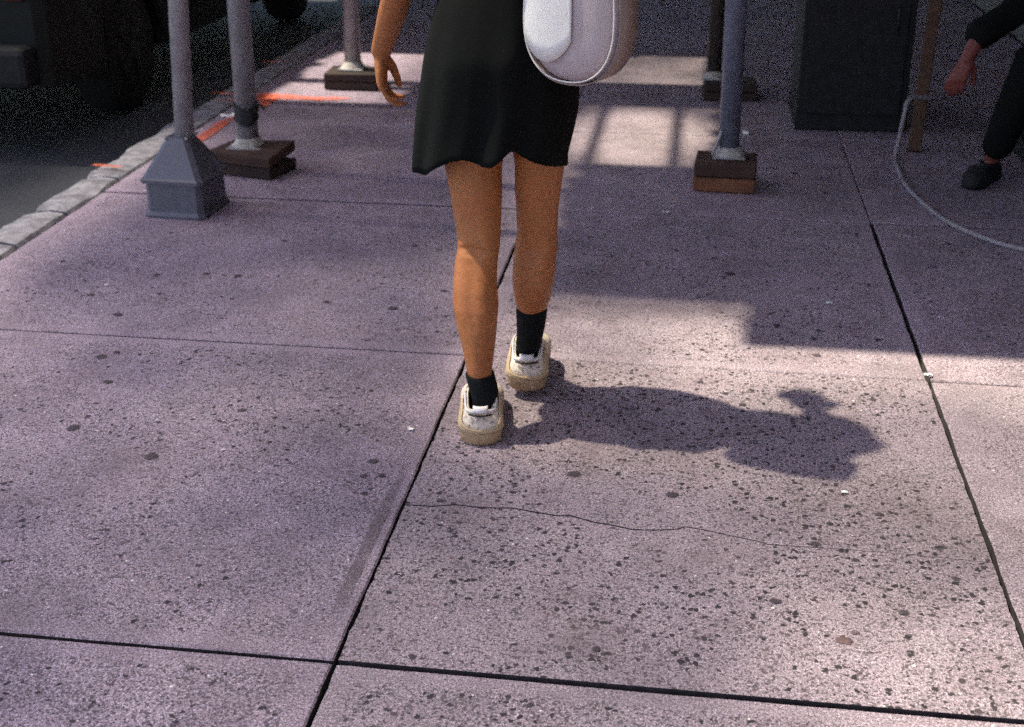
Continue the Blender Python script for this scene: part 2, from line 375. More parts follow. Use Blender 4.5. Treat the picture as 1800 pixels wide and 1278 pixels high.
for r in range(len(YL) - 1):
    for q in range(3):
        x0, x1, y0, y1 = xs[q], xs[q + 1], YL[r], YL[r + 1]
        gy0 = 0.011 if r % 2 == 0 else 0.0065
        gy1 = 0.0065 if r % 2 == 0 else 0.011
        near = r in (3, 4, 5)
        gap = [gy0, GX[q + 1], gy1, GX[q]]
        if r > 5: gap = [.005, .004, .005, .004]
        GY = {4: .0115, 5: .0095, 6: .022 if q == 0 else .012, 7: .012}
        gap[0] = GY.get(r, gap[0]); gap[2] = GY.get(r + 1, gap[2]); gy0, gy1 = gap[0], gap[2]
        jit = [0.0012, 0.003 if near else .0015, 0.0012, 0.003 if near else .0015]
        dz = random.uniform(-0.0015, 0.0015)
        if q == 1 and r == 4:                            # the cracked slab: two pieces along the crack
            cr = [(722, 888), (760, 890), (800, 887), (850, 893), (900, 893), (940, 900), (975, 906), (1005, 907), (1040, 917), (1080, 924), (1112, 931), (1150, 932), (1190, 930), (1205, 926), (1240, 932), (1290, 943), (1330, 951), (1350, 957), (1390, 960), (1430, 962), (1500, 967), (1580, 973), (1660, 983)]
            pts = [Vector((ground(a, b).x, ground(a, b).y)) for a, b in cr]
            pts[0].x = x0; pts[-1].x = x1
            for sgn in (1, -1):
                bm = bmesh.new()
                lay = bm.verts.layers.float.new('edge')
                off = [Vector((p.x, p.y + sgn * (0.0024 - 0.0018 * min(1, max(0, (p.x + .15) / .7))))) for p in pts]
                jx = lambda x, y: x + (noise.noise(Vector((x * 9, y * 30, 2))) * .004)
                e0 = x0 + GX[1] / 2; e1 = x1 - GX[2] / 2
                off[0].x = e0; off[-1].x = e1
                if sgn > 0: far = [(e1, y1 - gy1 / 2), (e0, y1 - gy1 / 2)]; side_r = [(e1, off[-1].y), (e1, y1 - gy1 / 2)]
                else: far = [(e1, y0 + gy0 / 2), (e0, y0 + gy0 / 2)]
                loop = [(p.x, p.y) for p in off]
                ya, yb = off[-1].y, far[0][1]; K = 26
                loop += [(jx(e1, ya + (yb - ya) * i / K), ya + (yb - ya) * i / K) for i in range(1, K)] + [far[0], far[1]]
                ya, yb = far[1][1], off[0].y
                loop += [(jx(e0, ya + (yb - ya) * i / K), ya + (yb - ya) * i / K) for i in range(1, K)]
                c = Vector(((x0 + x1) / 2, (y0 + y1) / 2, 0))
                top = [bm.verts.new((a - c.x, b - c.y, 0.0)) for a, b in loop]; low = [bm.verts.new((a - c.x, b - c.y, -0.040)) for a, b in loop]
                for i in range(len(top)): bm.faces.new((top[i], top[(i + 1) % len(top)], low[(i + 1) % len(top)], low[i])).material_index = 1
                bm.faces.new(top); bmesh.ops.triangulate(bm, faces=[f for f in bm.faces if len(f.verts) > 4])
                ld = bm.verts.layers.float.new('dens')
                lq = bm.verts.layers.float.new('warm')
                for v in bm.verts: v[ld] = 0.97; v[lq] = .78
                o = obj('cracked_slab', bm, M_CONC, walk); o.location = c; o.data.materials.append(M_JOINT)
            continue
        slab_poly('slab', [(x0, y0), (x1, y0), (x1, y1), (x0, y1)], gap, jit, dz, dens={(4, 0): 0.77, (5, 0): .74, (3, 1): 0.98, (5, 1): 0.80, (3, 0): 0.78}.get((r, q), random.uniform(.55, .75)), warm={0: .20, 1: .75, 2: .70}[q] * (1 if r < 5 else .8) + random.uniform(-.06, .06))

# tooled ridge left of the long joint (a narrow strip of smoother cement)
bm = bmesh.new(); pr = []; lr = bm.verts.layers.float.new('rim')
for i in range(60):
    u = i / 59; y = 1.93 + (2.66 - 1.93) * u; tp = min(1, u * 6, (1 - u) * 2.2)
    xi = XA - 0.024 + 0.0015 * noise.noise(Vector((y * 9, 4, 0))); xo = xi - (0.026 + 0.005 * noise.noise(Vector((y * 6, 1, 0))) + .003 * noise.noise(Vector((y * 30, 1, 0)))) * (.6 + .4 * tp)
    pr.append((bm.verts.new((xo, y, 0.0030)), bm.verts.new((xi, y, 0.0030))))
for i, q in enumerate(pr):
    for v in q: v[lr] = min(1, i / 14, (59 - i) / 24)
for a, b in zip(pr, pr[1:]): bm.faces.new((a[0], a[1], b[1], b[0]))
k = NT('worn_cement_strip'); kf = k.noise(170, 2, .8)
k.col(k.ramp(kf, [(0.32, (0.09, 0.06, 0.078)), (0.5, (0.165, 0.118, 0.142)), (0.7, (0.27, 0.20, 0.23))])); k.rough(.85)
tr = k.n('BsdfTransparent'); mx = k.n('MixShader'); k.l(k.math('MULTIPLY', k.ramp(k.noise(9, 5, .75), [(0.36, 0.20), (0.62, 0.75)]), k.n('Attribute', attribute_name='rim').outputs['Fac']), mx.inputs[0]); k.l(tr.outputs[0], mx.inputs[1]); k.l(k.b.outputs[0], mx.inputs[2]); k.l(mx.outputs[0], k.t.nodes['Material Output'].inputs[0])
obj('cement_strip', bm, k.m, walk)

# kerb of rough granite stones
bm = bmesh.new(); box(bm, (XK - 0.086, 4.65, -0.10), (0.15, 16.0, 0.14))
kerb = tag(obj('kerb', bm, M_JOINT), 'rough granite kerb between sidewalk and road', kind='structure')
yk = -3.2; ends = [-2.0, -0.6, 0.9, 2.4, 3.35, 3.98, 4.36, 4.83, 5.95, 7.3, 9.3, 10.8, 12.5]
for ye in ends:
    bm = bmesh.new(); n = max(3, int((ye - yk) / 0.045)); loops = []
    for i in range(n + 1):
        s = i / n; y = yk + 0.009 + (ye - yk - 0.018) * s
        pull = 0.018 * (1 - min(1, min(s, 1 - s) * (ye - yk) / 0.06)) ** 2
        jo = 0.024 * noise.noise(Vector((1, y * 5, 3))) + 0.008 * noise.noise(Vector((2, y * 21, 3))); ji = 0.020 * noise.noise(Vector((7, y * 6, 3))) + .006 * noise.noise(Vector((9, y * 25, 1)))
        zt = -0.002 - pull * .25 + 0.008 * noise.noise(Vector((5, y * 4, 1)))
        xo = XK - 0.175 + jo + pull; xi = XK - 0.012 + ji - pull * .7
        loops.append([bm.verts.new(p) for p in ((xo - .006, y, -0.15), (xo, y, zt - 0.022), (xo + 0.014, y, zt - 0.002), ((xo + xi) / 2, y, zt + 0.006 + .004 * noise.noise(Vector((4, y * 18, 2)))), (xi - 0.010, y, zt), (xi, y, zt - 0.012), (xi, y, -0.06))])
    for a, b in zip(loops, loops[1:]):
        for j in range(6): bm.faces.new((a[j], a[j + 1], b[j + 1], b[j]))
    bm.faces.new(loops[0]); bm.faces.new(loops[-1][::-1])
    obj('kerb_stone', bm, M_KERB, kerb); yk = ye

# spots and paint on the slabs
def splat(px, py, rpx, mat, name, seed, squash=0.55, z=0.0028):
    g = ground(px, py); zc = proj(g)[2]; r = rpx * 1.15 * zc / FP
    bm = bmesh.new(); n = 22; bm.verts.layers.float.new('rim'); c = bm.verts.new((g.x, g.y, z + .0004)); vr = []
    for i in range(n):
        a = 2 * math.pi * i / n
        k = 1 + 0.28 * noise.noise(Vector((math.cos(a) * 1.5, math.sin(a) * 1.5, seed * 3.7))) + 0.16 * noise.noise(Vector((math.cos(a) * 4, math.sin(a) * 4, seed)))
        vr.append(bm.verts.new((g.x + r * k * math.cos(a), g.y + r * k * math.sin(a) * squash * 1.6, z - .0018)))
    mid = [bm.verts.new(c.co.lerp(v.co, 0.45) + Vector((0, 0, .0008))) for v in vr]
    lr = bm.verts.layers.float['rim']
    for i in range(n):
        j = (i + 1) % n; bm.faces.new((c, mid[i], mid[j])); bm.faces.new((mid[i], vr[i], vr[j], mid[j]))
    for v in [c] + mid: v[lr] = 1.0
    return obj(name, bm, mat, walk)
SPOTS = [(1008, 834, 15), (1182, 870, 13), (1363, 1058, 12), (1433, 957, 10), (265, 803, 15), (128, 753, 15), (207, 554, 11), (190, 672, 11), (655, 812, 11), (425, 722, 9), (690, 543, 11), (574, 531, 8), (205, 620, 7), (178, 628, 12), (775, 881, 9), (1435, 625, 9), (1305, 712, 9), (1588, 1078, 11), (1048, 1142, 10), (1503, 985, 8), (1680, 1018, 9), (275, 484, 8), (363, 482, 8), (418, 485, 8), (160, 519, 9), (280, 517, 6), (640, 838, 8), (670, 838, 8), (640, 868, 8), (1255, 455, 8), (1283, 482, 10), (1430, 596, 7), (1365, 572, 8), (1543, 598, 8), (1230, 672, 7), (1275, 692, 7), (1534, 703, 7), (1060, 1150, 6), (1545, 905, 9), (730, 433, 7), (780, 512, 8), (500, 424, 7), (300, 410, 6), (225, 420, 5), (110, 460, 6), (1395, 305, 7), (1450, 340, 7), (1640, 470, 7), (1665, 428, 6)]
for i, (a, b, c) in enumerate(SPOTS): splat(a, b, c, M_GUM, 'gum_spot', i + 1)
splat(1484, 1127, 17, M_SPILL, 'spill_stain', 91, 0.5); splat(1503, 1113, 9, M_SPILL, 'spill_stain', 92, 0.5)

def stroke(pts, wid, seed, label):
    """a sprayed line across the slabs; pts in photo pixels, wid in metres along the way"""
    P = spline([ground(a, b) for a, b in pts], 8); bm = bmesh.new(); L = []
    n = len(P)
    for i, p in enumerate(P):
        t = (P[min(i + 1, n - 1)] - P[max(i - 1, 0)]).normalized(); nr = Vector((-t.y, t.x, 0))
        s = i / (n - 1); k = s * (len(wid) - 1); a = int(min(k, len(wid) - 2)); wd = wid[a] + (wid[a + 1] - wid[a]) * (k - a)
        wd *= .74; j1 = 1 + .35 * noise.noise(Vector((i * .9, seed, 0))); j2 = 1 + .35 * noise.noise(Vector((i * .9, seed, 9)))
        z = (0.0042 if p.x > XK else 0.016) + seed * .0005
        L.append((bm.verts.new((p.x + nr.x * wd * j1, p.y + nr.y * wd * j1, z)), bm.verts.new((p.x - nr.x * wd * j2, p.y - nr.y * wd * j2, z))))
    for a, b in zip(L, L[1:]): bm.faces.new((a[0], a[1], b[1], b[0]))
    return tag(obj('paint_mark', bm, M_ORANGE, walk), label)
stroke([(163, 296), (190, 298), (216, 300)], [.014, .022, .016], 1, 'short orange paint dash across the kerb')
stroke([(340, 254), (365, 237), (390, 219), (412, 206)], [.030, .042, .038, .02], 2, 'diagonal orange paint line behind the pyramid base')
stroke([(374, 169), (395, 170), (416, 171)], [.02, .03, .03], 3, 'faint orange paint dash left of the second post')
stroke([(378, 183), (396, 182), (412, 181)], [.012, .018, .014], 4, 'thin lower orange dash left of the second post')
stroke([(447, 176), (470, 173), (500, 173), (545, 175), (585, 175), (614, 175)], [.17, .14, .075, .055, .045, .025], 5, 'long orange paint stroke right of the second post')
stroke([(460, 190), (470, 180), (480, 172)], [.02, .05, .04], 6, 'orange paint tail under the long stroke')
stroke([(462, 114), (485, 114), (508, 114)], [.02, .03, .02], 7, 'thin red paint line near the far kerb')

# ------------------------------------------------------------------ building on the right
bld = tag(empty('building', (XW, 4, 0)), 'dark stone building front along the right side of the sidewalk', 'building')
bm = bmesh.new(); box(bm, (1.0 + .16, 7.0, 4.6), (2.0, 36, 9.2)); obj('wall', bm, M_WALL, bld)
y = -8.8
while y < 12.5:
    L = 1.35; bm = bmesh.new(); box(bm, (0.082, y + L / 2, 0.29), (0.15, L - 0.012, 0.58), bev=0.008); obj('plinth_stone', bm, M_STONE, bld); y += L
for yy in (-2.5, 2.6, 6.2, 9.8):
    bm = bmesh.new(); box(bm, (0.125, yy, 1.72), (0.06, 2.2, 2.1)); wf = obj('shop_window', bm, M_CAB, bld)
    bm = bmesh.new(); box(bm, (0.085, yy, 1.72), (0.012, 2.0, 1.9)); obj('pane', bm, M_GLASS, wf)

# ------------------------------------------------------------------ sidewalk shed overhead: deck, beams, added net (openings and net shape the sunlight)
ZD = 2.80; SHX, SHY = -SUN.x * ZD, -SUN.y * ZD           # from a lit point on the ground to the deck above it
HOLES = [(-0.46, 0.18, 3.30, 3.80), (-0.56, 0.10, 5.28, 6.36), (-0.58, 0.06, 6.93, 7.75), (-2.13, -1.48, 6.28, 6.70), (-2.13, -1.36, 6.80, 7.60)]  # deck openings added to drop patches of sun on the slabs
shed = tag(empty('shed_roof', (-0.8, 6, ZD)), 'timber deck roof of the sidewalk shed above the posts', 'scaffolding')
y = 3.42 + SHY; PW = 0.11
proto = {}
while y < 26:
    PW = 0.11 if y < 12 else 0.5
    gy = y + PW / 2 - SHY; segs = [(-4.4, XW - .02)]
    for hx0, hx1, hy0, hy1 in HOLES + [(-9, -0.46, 3.0, 6.15)]:
        if hy0 <= gy <= hy1:
            jx0, jx1 = random.uniform(-.03, .03), random.uniform(-.03, .03)
            a, b = hx0 + SHX + jx0, hx1 + SHX + jx1; ns = []
            for s0, s1 in segs:
                if b <= s0 or a >= s1: ns.append((s0, s1)); continue
                if a > s0: ns.append((s0, a))
                if b < s1: ns.append((b, s1))
            segs = ns
    for s0, s1 in segs:
        key = (round(s1 - s0, 3), PW)
        if key not in proto:
            bm = bmesh.new(); box(bm, (0, 0, 0), (s1 - s0, PW + .004, 0.045)); o = obj('deck_plank', bm, M_DECK, shed); proto[key] = o.data
        else: o = link('deck_plank', proto[key], None, shed)
        o.location = ((s0 + s1) / 2 + 0.8, y + PW / 2 - 6, random.uniform(0, .004) + .0)
    y += PW
for x, ya in ((-4.2, 6.6), (-1.8, 7.8), (0.13, 3.7), (1.8, 3.7)):
    bm = bmesh.new(); box(bm, (x + .8, (ya + 12.5) / 2 - 6, -0.12), (0.09, 12.5 - ya, 0.18)); obj('beam', bm, M_WOODD, shed)
for x, y0, y1 in ((-0.43 + SHX, 5.2, 6.5), (-0.075 + SHX, 5.2, 6.5)):  # strips added to cast narrow shadows across a sun patch
    bm = bmesh.new(); box(bm, (x + .8, (y0 + y1) / 2 + SHY - 6, 0.0), (0.040, y1 - y0, 0.03)); obj('shade_strip', bm, M_DECK, shed)

def net_material():  # added unseen net: dims, tints and scatters the sun
    k = NT('sun_filter_net'); k.col((0.62, 0.58, 0.58)); k.rough(0.9)
    tr = k.n('BsdfTransparent'); mx = k.n('MixShader'); out = k.t.nodes['Material Output']
    f = k.n('Attribute', attribute_name='sun_block').outputs['Fac']
    sx = k.n('SeparateXYZ'); k.l(k.pos(), sx.inputs[0])          # tints the passing sun: bluer towards the street, creamier by the building
    k.l(k.ramp(k.math('DIVIDE', k.math('ADD', sx.outputs[0], 4.0), 4.0), [(0.35, (0.96, 0.95, 1.0)), (0.60, (1.0, 1.0, 0.96))]), tr.inputs[0])
    tl = k.n('BsdfTranslucent'); tl.inputs[0].default_value = (0.66, 0.58, 0.65, 1); m2 = k.n('MixShader'); m2.inputs[0].default_value = 0.40
    k.l(k.b.outputs[0], m2.inputs[1]); k.l(tl.outputs[0], m2.inputs[2])
    k.l(f, mx.inputs[0]); k.l(tr.outputs[0], mx.inputs[1]); k.l(m2.outputs[0], mx.inputs[2]); k.l(mx.outputs[0], out.inputs[0]); return k.m
def sm(a, b, x):
    t = min(1, max(0, (x - a) / (b - a))); return t * t * (3 - 2 * t)
def sun_block(gx, gy):
    """share of sun the added net blocks over each ground point, shaped as light pattern"""
    D = .885 + (.765 - .885) * sm(-.80, -.15, gx) - .14 * sm(-1.3, -1.9, gx) * sm(3.9, 3.2, gy) - .30 * sm(-1.9, -2.3, gx) * sm(5.8, 5.2, gy) * sm(-3.0, -2.6, gx)
    D += .10 * sm(3.2, 4.3, gy) * sm(-2.3, -1.9, gx)
    D -= .22 * sm(.1, .7, gx) * sm(2.0, 2.6, gy)
    D += .13 * noise.noise(Vector((gx * 1.4, gy * 1.4, 2))) + .06 * noise.noise(Vector((gx * 4, gy * 4, 5)))
    b = sm(2.45, 3.00, gy) * sm(-.80, -.30, gx); D = D * (1 - b) + .42 * b
    b = sm(2.95, 3.28, gy) * sm(-.22, .10, gx); D *= 1 - .985 * b
    b = sm(3.46, 3.72, gy) * sm(-.9, -.5, gx) * sm(.45, .15, gx); D = D * (1 - b) + .80 * b
    b = sm(.02, .60, gx) * sm(2.36, 1.95, gy); D = D * (1 - b) + .10 * b
    if gy > 6.2 and gx < -1: D = .03 + .6 * sm(-1.75, -1.40, gx)
    if gx > -.7 and gy > 5.1:
        q = math.hypot((gx + .22) / .36, (gy - 5.78) / .58); D = .05 + .80 * sm(.55, 1.15, q)
        if gy > 6.6: D = .60 + .3 * noise.noise(Vector((gx * 3, gy * 3, 1)))
    return min(.97, max(.02, D))
bm = bmesh.new(); CS = 0.06; vg = {}; lw = bm.verts.layers.float.new('sun_block'); NX0 = -4.62
def nv(i, j):
    if (i, j) not in vg:
        x, y = NX0 + i * CS, -3.0 + j * CS; v = bm.verts.new((x, y, ZD - 0.045)); v[lw] = sun_block(x - SHX, y - SHY); vg[(i, j)] = v
    return vg[(i, j)]
for i in range(int((XW - NX0) / CS)):
    for j in range(int(11.2 / CS)):
        gx, gy = NX0 + (i + .5) * CS - SHX, -3.0 + (j + .5) * CS - SHY
        if gy > (6.3 if gx < -.34 else (4.05 if gx < .26 else 3.52)) and not (-.75 < gx < .25 and 5.1 < gy < 7.9) and not (-2.4 < gx < -1.2 and gy < 7.8): continue
        bm.faces.new((nv(i, j), nv(i + 1, j), nv(i + 1, j + 1), nv(i, j + 1)))
tag(obj('added_sun_net', bm, net_material()), 'added see-through net, unseen overhead, that patterns the sun on the sidewalk', 'netting')

# ------------------------------------------------------------------ posts on the sidewalk
def blocks(loc, rz, size, nb, mats, label, split=False, off=0.0):
    t = tag(empty('timber_block', (loc[0], loc[1], 0), rz), label, 'timber', 'timber blocks under the scaffold posts'); h = size[2] / nb
    for k in range(nb):
        bm = bmesh.new()
        vs = box(bm, (random.uniform(-.004, .004) + off * k, random.uniform(-.004, .004), h * (k + .5) + .001), (size[0], size[1], h - 0.004), bev=0.005, seg=2)
        for v in bm.verts:
            v.co += Vector((noise.noise(v.co * 14), noise.noise(v.co * 14 + Vector((3, 3, 3))), noise.noise(v.co * 10 + Vector((9, 1, 1))))) * 0.004
            if split and k == nb - 1 and v.co.x > size[0] * .3: v.co.z += 0.035 * (v.co.x / size[0] - .3) / .2 * (0.4 + v.co.y / size[1])
        obj('plank', bm, mats[k % len(mats)], t)
    return t
def post(base, top, r, mat, label, plate=0.075, collar=None, foot=None):
    base = Vector(base); top = Vector(top)
    t = tag(empty('scaffold_post', base), label, 'post', 'steel posts of the sidewalk shed')
    d = top - base
    bm = bmesh.new(); cyl(bm, (0, 0, 0.006), d, r, 36); obj('pipe', bm, mat, t, True)
    if plate:
        bm = bmesh.new(); box(bm, (0, 0, 0.004), (plate * 2, plate * 2, 0.008), bev=.002); obj('base_plate', bm, M_GALV, t)
        bm = bmesh.new(); rings(bm, [hring((0, 0, .008), r * 1.55, r * 1.45), hring((0.002, 0, .018), r * 1.28, r * 1.3), hring((0, 0, .04), r * 1.03, r * 1.03)], False)
        for v in bm.verts: v.co += Vector((noise.noise(v.co * 60), noise.noise(v.co * 60 + Vector((5, 0, 0))), 0)) * .006
        obj('mortar_collar', bm, M_PLASTER, t, True)
    if collar:
        z0, z1 = collar; bm = bmesh.new(); rs = []
        for i in range(9):
            s = i / 8; c = d * ((z0 + (z1 - z0) * s) / d.z)
            rs.append([c + Vector((math.cos(a) * r * (1.09 + .12 * noise.noise(Vector((math.cos(a) * 2, math.sin(a) * 2, s * 4)))), math.sin(a) * r * (1.09 + .12 * noise.noise(Vector((math.cos(a) * 2, math.sin(a) * 2, s * 4 + 7)))), .012 * math.sin(a * 2 + 1))) for a in [2 * math.pi * q / 28 for q in range(28)]])
        rings(bm, rs, False); obj('tape_collar', bm, M_DARKT, t, True)
        bm = bmesh.new(); c = d * (z1 / d.z); tube(bm, spline([c + Vector((r * .9, -.02, 0)), c + Vector((r * 1.5, -.03, .01)), c + Vector((r * 1.9, -.02, -.012))], 4), .005, 8); obj('tape_end', bm, M_DARKT, t, True)
    return t
# first post with its pyramid cover
b1 = Vector((-1.832, 4.445, 0)); p1 = post(b1, b1 + Vector((0.14, 0, ZD - .2)), 0.0345, M_GALV, 'slim steel post rising from a grey pyramid base near the kerb', plate=0)
def frus(bm, lv, ch):
    """stack of rectangles with chamfered corners: (z, half x, half y)"""
    rs = []
    for z, hx, hy in lv:
        c = min(ch, hx * .4)
        rs.append([Vector(q) for q in ((-hx + c, -hy, z), (hx - c, -hy, z), (hx, -hy + c, z), (hx, hy - c, z), (hx - c, hy, z), (-hx + c, hy, z), (-hx, hy - c, z), (-hx, -hy + c, z))])
    rings(bm, rs)
cov = tag(empty('post_base_cover', b1, R(-3)), 'grey steel box cover with a pyramid top around the slim post', 'base cover')
bm = bmesh.new(); frus(bm, [(0.0, .116, .128), (0.010, .117, .129), (0.022, .108, .120), (0.135, .106, .118)], .018); obj('box', bm, M_COVER, cov)
bm = bmesh.new(); frus(bm, [(0.128, .119, .131), (0.140, .119, .131), (0.146, .112, .124), (0.272, .043, .046), (0.277, .041, .044)], .016); obj('hood', bm, M_COVER, cov)
for sx, sy in ((1, -1), (-1, -1), (1, 1), (-1, 1)):
    bm = bmesh.new(); ball(bm, (sx * .040, sy * .043, .276), (.007, .007, .006), 8); obj('weld', bm, M_GALV, cov, True)
# second post on rough dark timber
bl2 = blocks((-1.765, 4.985), R(-14), (0.30, 0.20, 0.095), 2, [M_WOODB, M_WOODD], 'dark split timber block under the taped post', True)
b2 = Vector((-1.782, 5.01, 0.096)); p2 = post(b2, b2 + Vector((.03, 0, ZD - .2)), 0.0435, M_GALV, 'weathered steel post wrapped with black tape, behind the pyramid base', plate=.07, collar=(0.10, 0.17))
# far left post
bl3 = blocks((-1.765, 6.655), R(1), (0.275, 0.21, 0.088), 2, [M_WOODB], 'black timber block by the orange paint stroke, beside the hanging hand')
b3 = Vector((-1.772, 6.67, 0.089)); p3 = post(b3, b3 + Vector((.02, 0, ZD - .2)), 0.042, M_GALV, 'pale steel post behind the hanging hand', plate=.065)
# right post
bl4 = blocks((0.128, 5.03), R(-3), (0.235, 0.20, 0.115), 2, [M_WOODL, M_WOODD], 'brown timber block under the blue-grey post on the right')
b4 = Vector((0.140, 5.05, 0.116)); p4 = post(b4, b4 + Vector((-.045, 0, ZD - .2)), 0.040, M_BLUEP, 'blue-grey steel post right of the white bag', plate=.062)
bm = bmesh.new(); tube(bm, [(-.062, -.03, .012), (-.046, -.034, .06), (-.034, -.036, .10)], .006, 8); obj('locking_pin', bm, M_GALV, p4, True)
# far right post
bl5 = blocks((0.165, 6.66), R(2), (0.26, 0.20, 0.088), 2, [M_WOODB], 'black timber block half hidden behind the blue-grey post')
b5 = Vector((0.085, 6.68, 0.089)); p5 = post(b5, b5 + Vector((-.02, 0, ZD - .2)), 0.036, galv('rusty_pipe', (0.09, 0.075, 0.07), 0.5), 'dark steel post half hidden behind the blue-grey post', plate=.055)

# ------------------------------------------------------------------ black parked van at the kerb
van = tag(empty('parked_car', (-2.87, 5.55, -0.13)), 'black car parked at the kerb behind the slim post', 'car')
LV, WV = 4.9, 1.9
prof = [(0.0, 0.32), (0.0, 0.95), (0.10, 1.25), (0.30, 1.88), (0.75, 2.02), (3.2, 2.05), (3.75, 1.60), (4.05, 1.18), (4.75, 1.02), (4.9, 0.75), (4.9, 0.32)]
prof = [(y, z if z < .96 else .95 + (z - .95) * .45) for y, z in prof]
WY = (0.95, 3.95); WR = 0.33
def van_bottom():
    out = []
    for wy in reversed(WY):
        for i in range(13):
            a = math.pi * i / 12; out.append((wy + math.cos(a) * (WR + .06), 0.28 + math.sin(a) * (WR + .06)))
    return out
pl = prof + van_bottom()
bm = bmesh.new(); sides = []
for k, (xx, ins) in enumerate(((0.0, 0.03), (-0.05, 0.0), (-WV + .05, 0.0), (-WV, 0.03))):
    sides.append([bm.verts.new((xx - (0.10 * max(0, (z - 1.1)) if k < 2 else -0.10 * max(0, (z - 1.1))), y + (ins if y < 2.4 else -ins), z - (ins * .6 if z > .9 else 0))) for y, z in pl])
for a, b in zip(sides, sides[1:]):
    for i in range(len(pl)): j = (i + 1) % len(pl); bm.faces.new((a[i], a[j], b[j], b[i]))
for s in (sides[0], sides[-1]):
    f = bm.faces.new(s); bmesh.ops.triangulate(bm, faces=[f])
obj('body', bm, M_VAN, van)
for wy in WY:
    for xx in (-0.13, -WV + .13):
        bm = bmesh.new(); rs = []
        for rr, dx in ((.19, -.105), (.30, -.10), (WR - .005, -.075), (WR, 0), (WR - .005, .075), (.30, .10), (.19, .105)):
            rs.append([Vector((dx, rr * math.cos(a), rr * math.sin(a))) for a in [2 * math.pi * q / 36 for q in range(36)]])
        rings(bm, rs); wh = obj('wheel', bm, M_TYRE, van, True); wh.location = (xx, wy, WR + .002)
        bm = bmesh.new(); sg = 1 if xx > -1 else -1
        cyl(bm, (sg * .09, 0, 0), (sg * .112, 0, 0), .185, 28); cyl(bm, (sg * .10, 0, 0), (sg * .125, 0, 0), .055, 16)
        for q in range(5):
            a = 2 * math.pi * q / 5; box(bm, (sg * .115, math.cos(a) * .11, math.sin(a) * .11), (.014, .13, .04), Matrix.Rotation(a, 4, 'X'), .003)
        obj('rim', bm, M_RIM, wh)
for y0, y1 in ((0.35, 1.45), (1.65, 2.6), (2.72, 3.35)):
    bm = bmesh.new(); box(bm, (-0.012, (y0 + y1) / 2, 1.15), (0.02, y1 - y0, 0.28), Matrix.Rotation(R(-4), 4, 'Y'), .01); obj('side_window', bm, M_GLASS, van)
for yy in (1.68, 2.7):
    bm = bmesh.new(); box(bm, (0.006, yy, 0.86), (0.016, .14, .025), bev=.005); obj('door_handle', bm, M_VAN, van)
bm = bmesh.new(); box(bm, (-WV / 2, -0.05, .42), (WV - .1, .14, .18), bev=.03); obj('rear_bumper', bm, M_CAB, van)
for xx in (-.12, -WV + .12):
    bm = bmesh.new(); box(bm, (xx, -.012, .80), (.10, .03, .2), bev=.01); obj('tail_light', bm, simple('tail_lens', (.10, .008, .008), .3), van)

# ------------------------------------------------------------------ right side: cabinet, hose, timber, seated person
cab = tag(empty('utility_cabinet', (0.695, 6.255, 0)), 'black steel cabinet standing in the shade on the right', 'cabinet')
bm = bmesh.new(); box(bm, (0, 0, 0.463), (0.48, 0.50, 0.922), bev=.006); obj('body', bm, M_CAB, cab)
bm = bmesh.new(); box(bm, (0, 0.01, 0.004), (0.47, 0.49, 0.006)); obj('base', bm, M_CAB, cab)
bm = bmesh.new(); box(bm, (0, -.256, 0.48), (0.42, 0.012, 0.80), bev=.004); dr = obj('door', bm, M_CAB, cab)
bm = bmesh.new(); tube(bm, [(.16, -.275, .55), (.16, -.285, .50), (.16, -.275, .45)], .007, 8); obj('handle', bm, M_RIM, dr, True)
bm = bmesh.new(); box(bm, (0, 0, 0.935), (0.52, 0.54, 0.02), bev=.006); obj('lid', bm, M_CAB, cab)

HR = 0.009
hp = [at(1636, 172, 5.66), at(1610, 171, 5.62), at(1596, 178, 5.58), at(1590, 200, 5.57), at(1581, 240, 5.575)]
gp = [ground(1574, 277, HR), ground(1580, 300, HR), ground(1592, 325, HR), ground(1612, 347, HR), ground(1640, 372, HR), ground(1666, 390, HR), ground(1694, 404, HR), ground(1745, 424, HR), ground(1810, 440, HR), ground(1890, 440, HR)]
bm = bmesh.new(); tube(bm, spline(hp + gp, 8), HR, 12); tag(obj('hose', bm, M_HOSE, None, True), 'thin grey hose curling over the pavement at the right edge', 'hose')
a0, a1 = ground(1606, 268), at(1632, 90, 5.86)
d = (a1 - a0).normalized(); top = a0 + d * 0.85
bm = bmesh.new(); vs = box(bm, (0, 0, .425), (.052, .026, .85), bev=.003)
M = Matrix.Translation(a0 + Vector((0, 0, .004))) @ d.to_track_quat('Z', 'Y').to_matrix().to_4x4(); bmesh.ops.transform(bm, matrix=M, verts=bm.verts[:])
tag(obj('timber_batten', bm, wood('dull_timber', (0.05, 0.022, 0.012), (0.11, 0.05, 0.026))), 'thin brown batten leaning in the shade beside the hose', 'timber')

